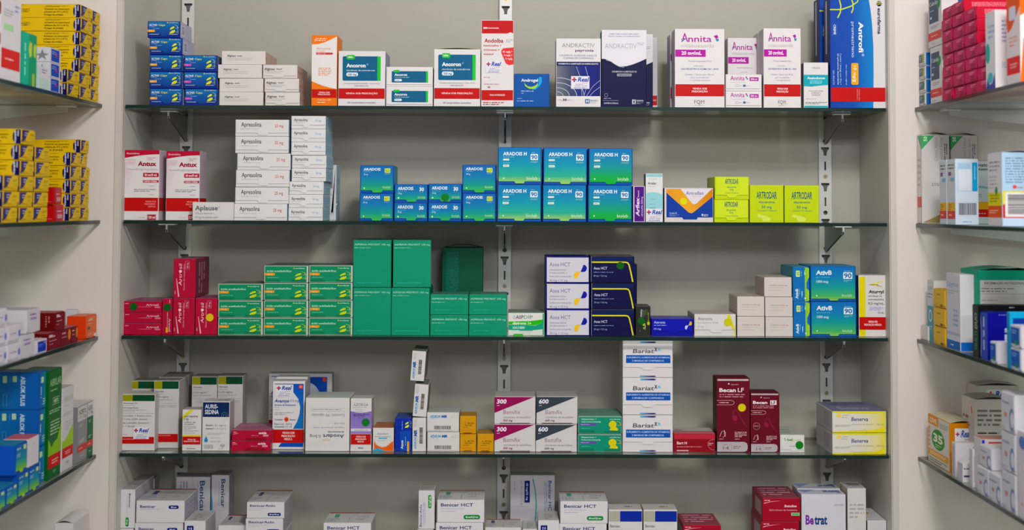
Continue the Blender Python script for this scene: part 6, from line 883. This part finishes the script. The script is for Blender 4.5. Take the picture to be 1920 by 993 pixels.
kind('cog', 'd0ccd2', 'tall white carton with blue foot', 'tall cartons on the third right shelf', [('t', 'L', 'Cogniva', .05, .1, .85, .17, '6090c8', 0, -.003), ('g', 'L', .05, .21, .85, .27, 2, 'a0b0b0'), ('g', 'L', .5, .45, .85, .7, 4, '90a8d0'), ('c', 'L', [(0, .78), (1, .78)], .01, '7890d0'), ('c', 'L', [(0, .80), (1, .80)], .01, '7890d0'), ('r', 'L', 0, .88, 1, 1, '1468c0'), ('g', 'L', .3, .92, .6, .96, 1, 'c0d8f0'), ('r', 'F', 0, .88, 1, 1, '1468c0')], left='ccccd8', top='c0bcc0')
side('cog', 1, 2, 1799.5, 1774, 514, 'tall white carton with blue foot right of the yellow ones', ln=.03, X=.768, h=.131)
kind('tea', '08987c', 'large teal carton with nutrition table', 'tall cartons on the third right shelf', [('r', 'F', .03, .12, .97, .95, 'c8c4c8'), ('t', 'F', 'INFORMAÇÃO NUTRICIONAL', .10, .14, .78, .17, '58585c', 0, .02), ('c', 'F', [(.03, .19), (.97, .19)], .003, '806c74'), ('g', 'F', .05, .205, .6, .27, 2, '888088'), ('c', 'F', [(.03, .285), (.97, .285)], .004, '806c74'), ('c', 'F', [(.60, .285), (.60, .6)], .003, '988c90'), ('c', 'F', [(.76, .285), (.76, .6)], .003, '988c90')]+[('c', 'F', [(.03, .34+.045*i), (.97, .34+.045*i)], .002, 'a0989c') for i in range(6)]+[('g', 'F', .05, .35+.045*i, .4, .375+.045*i, 1, '908890') for i in range(5)]+[('p', 'L', [(0, .1), (.4, .3), (.6, .5), (.5, .88), (0, .88)], '60c0a8'), ('g', 'L', .1, .5, .6, .6, 2, 'b0e0d4'), ('r', 'L', 0, .88, 1, 1, 'c8ccd0'), ('c', 'L', [(.2, .66), (.4, .7), (.6, .62)], .02, 'c8e8e0')], left='0c9c80', top='388c78', lid=.005)
side('tea', 1, 2, 1834, 1801, 506, 'large teal carton with nutrition table', ln=.10, X=.792)
kind('blk2', '0c0c10', 'black carton with green and white sideways letters', 'dark cartons on the third right shelf', [('t', 'L', 'DUO', .35, .15, .75, .45, 'a0b0a8', 90, .02), ('t', 'L', 'MULTI', .35, .5, .75, .85, '10886c', 90, .04), ('g', 'F', .5, .02, .65, .05, 1, 'c0c0c8')], left='303430', top='0c0c10')
side('blk2', 1, 2, 1834.6, 1823, 577, 'black carton standing behind the deep blue one', ln=.10, X=.765, h=.086)
kind('nit', '0a1090', 'deep blue carton with sideways white title', 'dark cartons on the third right shelf', [('t', 'F', 'NITUS', .31, .32, .46, .70, 'c0c8f0', 90, .04), ('g', 'F', .48, .32, .58, .7, 1, '98a8e8', 90), ('c', 'L', [(.1, .05), (.3, .5), (.15, .95)], .06, 'a0b0f0'), ('g', 'L', .4, .1, .7, .9, 1, 'c0ccf4', 90), ('g', 'F', .2, .03, .4, .06, 1, '8090e0')], left='3450b8', top='101c70')
side('nit', 1, 2, 1851.5, 1836, 588, 'deep blue carton with sideways white title', ln=.09, X=.768, h=.0770)
kind('cwb', 'ccc8d0', 'small white and blue carton with green dot', 'small blurred cartons at third right shelf edge', [('r', 'L', .05, .1, .85, .85, '1458b8'), ('g', 'L', .15, .2, .6, .4, 2, '90b0e8'), ('e', 'L', .4, .65, .7, .9, '108840')], left='c8ccdc', eflap=('L', 0.1, 'c8ccdc'))
kind('cyb', '10a0d0', 'bright cyan carton', 'small blurred cartons at third right shelf edge', [('r', 'F', .1, .1, .9, .9, '0c3898')], left='1488c0', top='30b0dc')
side('cwb', 1, 2, 1870, 1857.5, 650, 'small white and blue carton with green dot', ln=.026, X=.765, h=.034)
side('cyb', 1, 2, 1893, 1888, 605, 'bright cyan carton edge at right', ln=.05, X=.766, h=.085)
for j in range(2):
    side('cwb', 1, 2, 1916, 1896, 660, f'small white and blue carton at frame edge, {["lower","upper"][j]}', ln=.03, X=.765, z0=ZS[2]+j*.034, h=.0335)
# fourth right shelf
kind('o35', 'c87c08', 'orange and white carton with green 35 circle', 'cartons on the fourth right shelf', [('c', 'F', [(.0, .2+0*i), (1, .2)], .004, 'b87008') for i in range(1)]+[('c', 'F', [(.0, .1+.06*i), (1, .1+.06*i)], .006, 'b47008') for i in range(6)]+[('r', 'L', 0, 0, .5, .2, 'e09020'), ('t', 'L', 'LEVE', .1, .06, .42, .15, 'f4e0c0', 0, .03), ('g', 'L', .55, .08, .95, .2, 3, '88a878'), ('e', 'L', .18, .25, .78, .68, '20901c'), ('t', 'L', '35', .25, .36, .70, .52, 'e0ecd8', 0, .04), ('g', 'L', .35, .56, .62, .64, 2, 'c0e0b0'), ('r', 'L', .0, .72, .95, .85, 'e09c28'), ('g', 'L', .1, .75, .85, .82, 2, 'f8e8c8'), ('g', 'L', .05, .88, .9, .97, 2, '788870')]+[('r', 'L', .02, .26+.09*i, .1, .31+.09*i, 'e8a030') for i in range(5)], left='d4d0cc', top='c0b8a0', lid=.004)
side('o35', 1, 3, 1780, 1740, 793, 'orange and white carton with green 35 circle', ln=.051, X=.772, extra=[('lab', .18, .10, .72, .52)])
kind('bxl', 'c0bab4', 'large white carton with shop label', 'white cartons at the back, fourth right shelf', [('g', 'F', .1, .35, .8, .8, 6, '888480'), ('c', 'L', [(.75, .1), (.8, .2)], .08, 'd86838'), ('g', 'L', .1, .22, .8, .3, 1, '985060'), ('g', 'L', .1, .34, .6, .46, 3, '6870b0')], left='c4beba', top='a49c94', lid=.004)
side('bxl', 1, 3, 1830, 1811, 722, 'large white carton with shop label, farthest back', ln=.078, X=.855, extra=[('lab', .25, .05, .78, .28)])
kind('bxs', 'c4beb8', 'white carton with fine black text', 'white cartons at the back, fourth right shelf', [('g', 'F', .08, .12, .95, .36, 4, '74706c'), ('g', 'F', .08, .42, .7, .5, 2, '383434'), ('g', 'F', .08, .54, .85, .6, 2, '605c5c'), ('c', 'L', [(.75, .1), (.8, .2)], .08, 'd86838'), ('g', 'L', .1, .22, .8, .3, 1, '985060'), ('g', 'L', .1, .34, .6, .5, 3, '6870b0')], left='c4beba', top='a49c94', lid=.004)
side('bxs', 1, 3, 1827, 1803, 748, 'white carton with fine black text before the large one', ln=.060, X=.806)
kind('w25', 'd0ccd2', 'white carton with orange sideways dosage', 'white cartons on the fourth right shelf', [('t', 'F', '2,5 mg', .62, .2, .78, .58, 'e08058', 90, .0), ('g', 'F', .82, .1, .9, .3, 1, '707078', 90), ('r', 'L', .3, .1, .6, .9, 'a8a4b0')], left='c4c0cc', top='c8c4c8')
side('w25', 1, 3, 1791, 1784, 830, 'white carton with orange sideways dosage', ln=.036, X=.768)
kind('wye', 'd0ccd0', 'tiny white carton with yellow spot', 'white cartons on the fourth right shelf', [('g', 'F', .1, .2, .7, .35, 1, '706478'), ('r', 'F', .1, .62, .7, .72, '58386c'), ('e', 'F', .72, .4, 1.0, .9, 'd0c018')], left='c4c0cc')
side('wye', 1, 3, 1805, 1795, 880, 'tiny white carton with yellow spot', ln=.018, X=.766, h=.032)
kind('thn', 'ccc8cc', 'thin upright white carton', 'white cartons on the fourth right shelf', [('r', 'F', .2, .15, .5, .85, 'a8a0a8')], left='c8c4cc')
side('thn', 1, 3, 1823, 1817, 842, 'thin upright white carton beside the tiny one', ln=.012, X=.768)
kind('brd', 'd0ccd2', 'white carton with blue edge and red face', 'white cartons on the fourth right shelf', [('r', 'F', .25, .05, 1, .5, 'd01c18'), ('r', 'F', .0, .0, .12, .95, '1438b8'), ('g', 'F', .5, .42, .6, .48, 1, 'f0b0a8')], left='ccc8d0', top='b88070')
side('brd', 1, 3, 1840, 1826, 822, 'white carton with blue edge and red face', ln=.045, X=.772)
kind('swl', 'd0ccd4', 'small white carton with blue swirl', 'small swirl cartons on the fourth right shelf', [('e', 'L', .62, .35, 1.0, .95, '7888b8'), ('e', 'L', .70, .45, .98, .85, 'd0d4e0'), ('g', 'L', .1, .2, .7, .3, 1, '8890b8'), ('r', 'L', .25, .5, .45, .62, 'c88888')], left='c8ccd8', top='d0ccd4', eflap=('L', 0.12, 'c8ccd8'))
side('swl', 1, 3, 1854, 1833, 900, 'small swirl carton, low row, farthest', ln=.03, X=.765, h=.045)
side('swl', 1, 3, 1878, 1855, 910, 'small swirl carton, low row, middle', ln=.03, X=.765, h=.045)
for j in range(3):
    side('swl', 1, 3, 1905, 1880, 920, f'small swirl carton, {["lowest","middle","topmost"][j]} of the near column', ln=.028, X=.765, z0=ZS[3]+j*.0600, h=.0595)
side('swl', 1, 3, 1860, 1838, 870, 'small swirl carton lying on the low row', ln=.035, X=.768, z0=ZS[3]+.0455, h=.034)
kind('wbig', 'd4d0d8', 'blurred large white carton with blue mark', 'white cartons on the fourth right shelf', [('e', 'L', .1, .05, .6, .2, '5878c0'), ('g', 'L', .2, .8, .6, .86, 1, 'e09090')], left='d0ccd8', top='d8d4dc')
side('wbig', 1, 3, 1935, 1908, 860, 'blurred large white carton at the right frame edge', ln=.05, X=.765, h=.13)
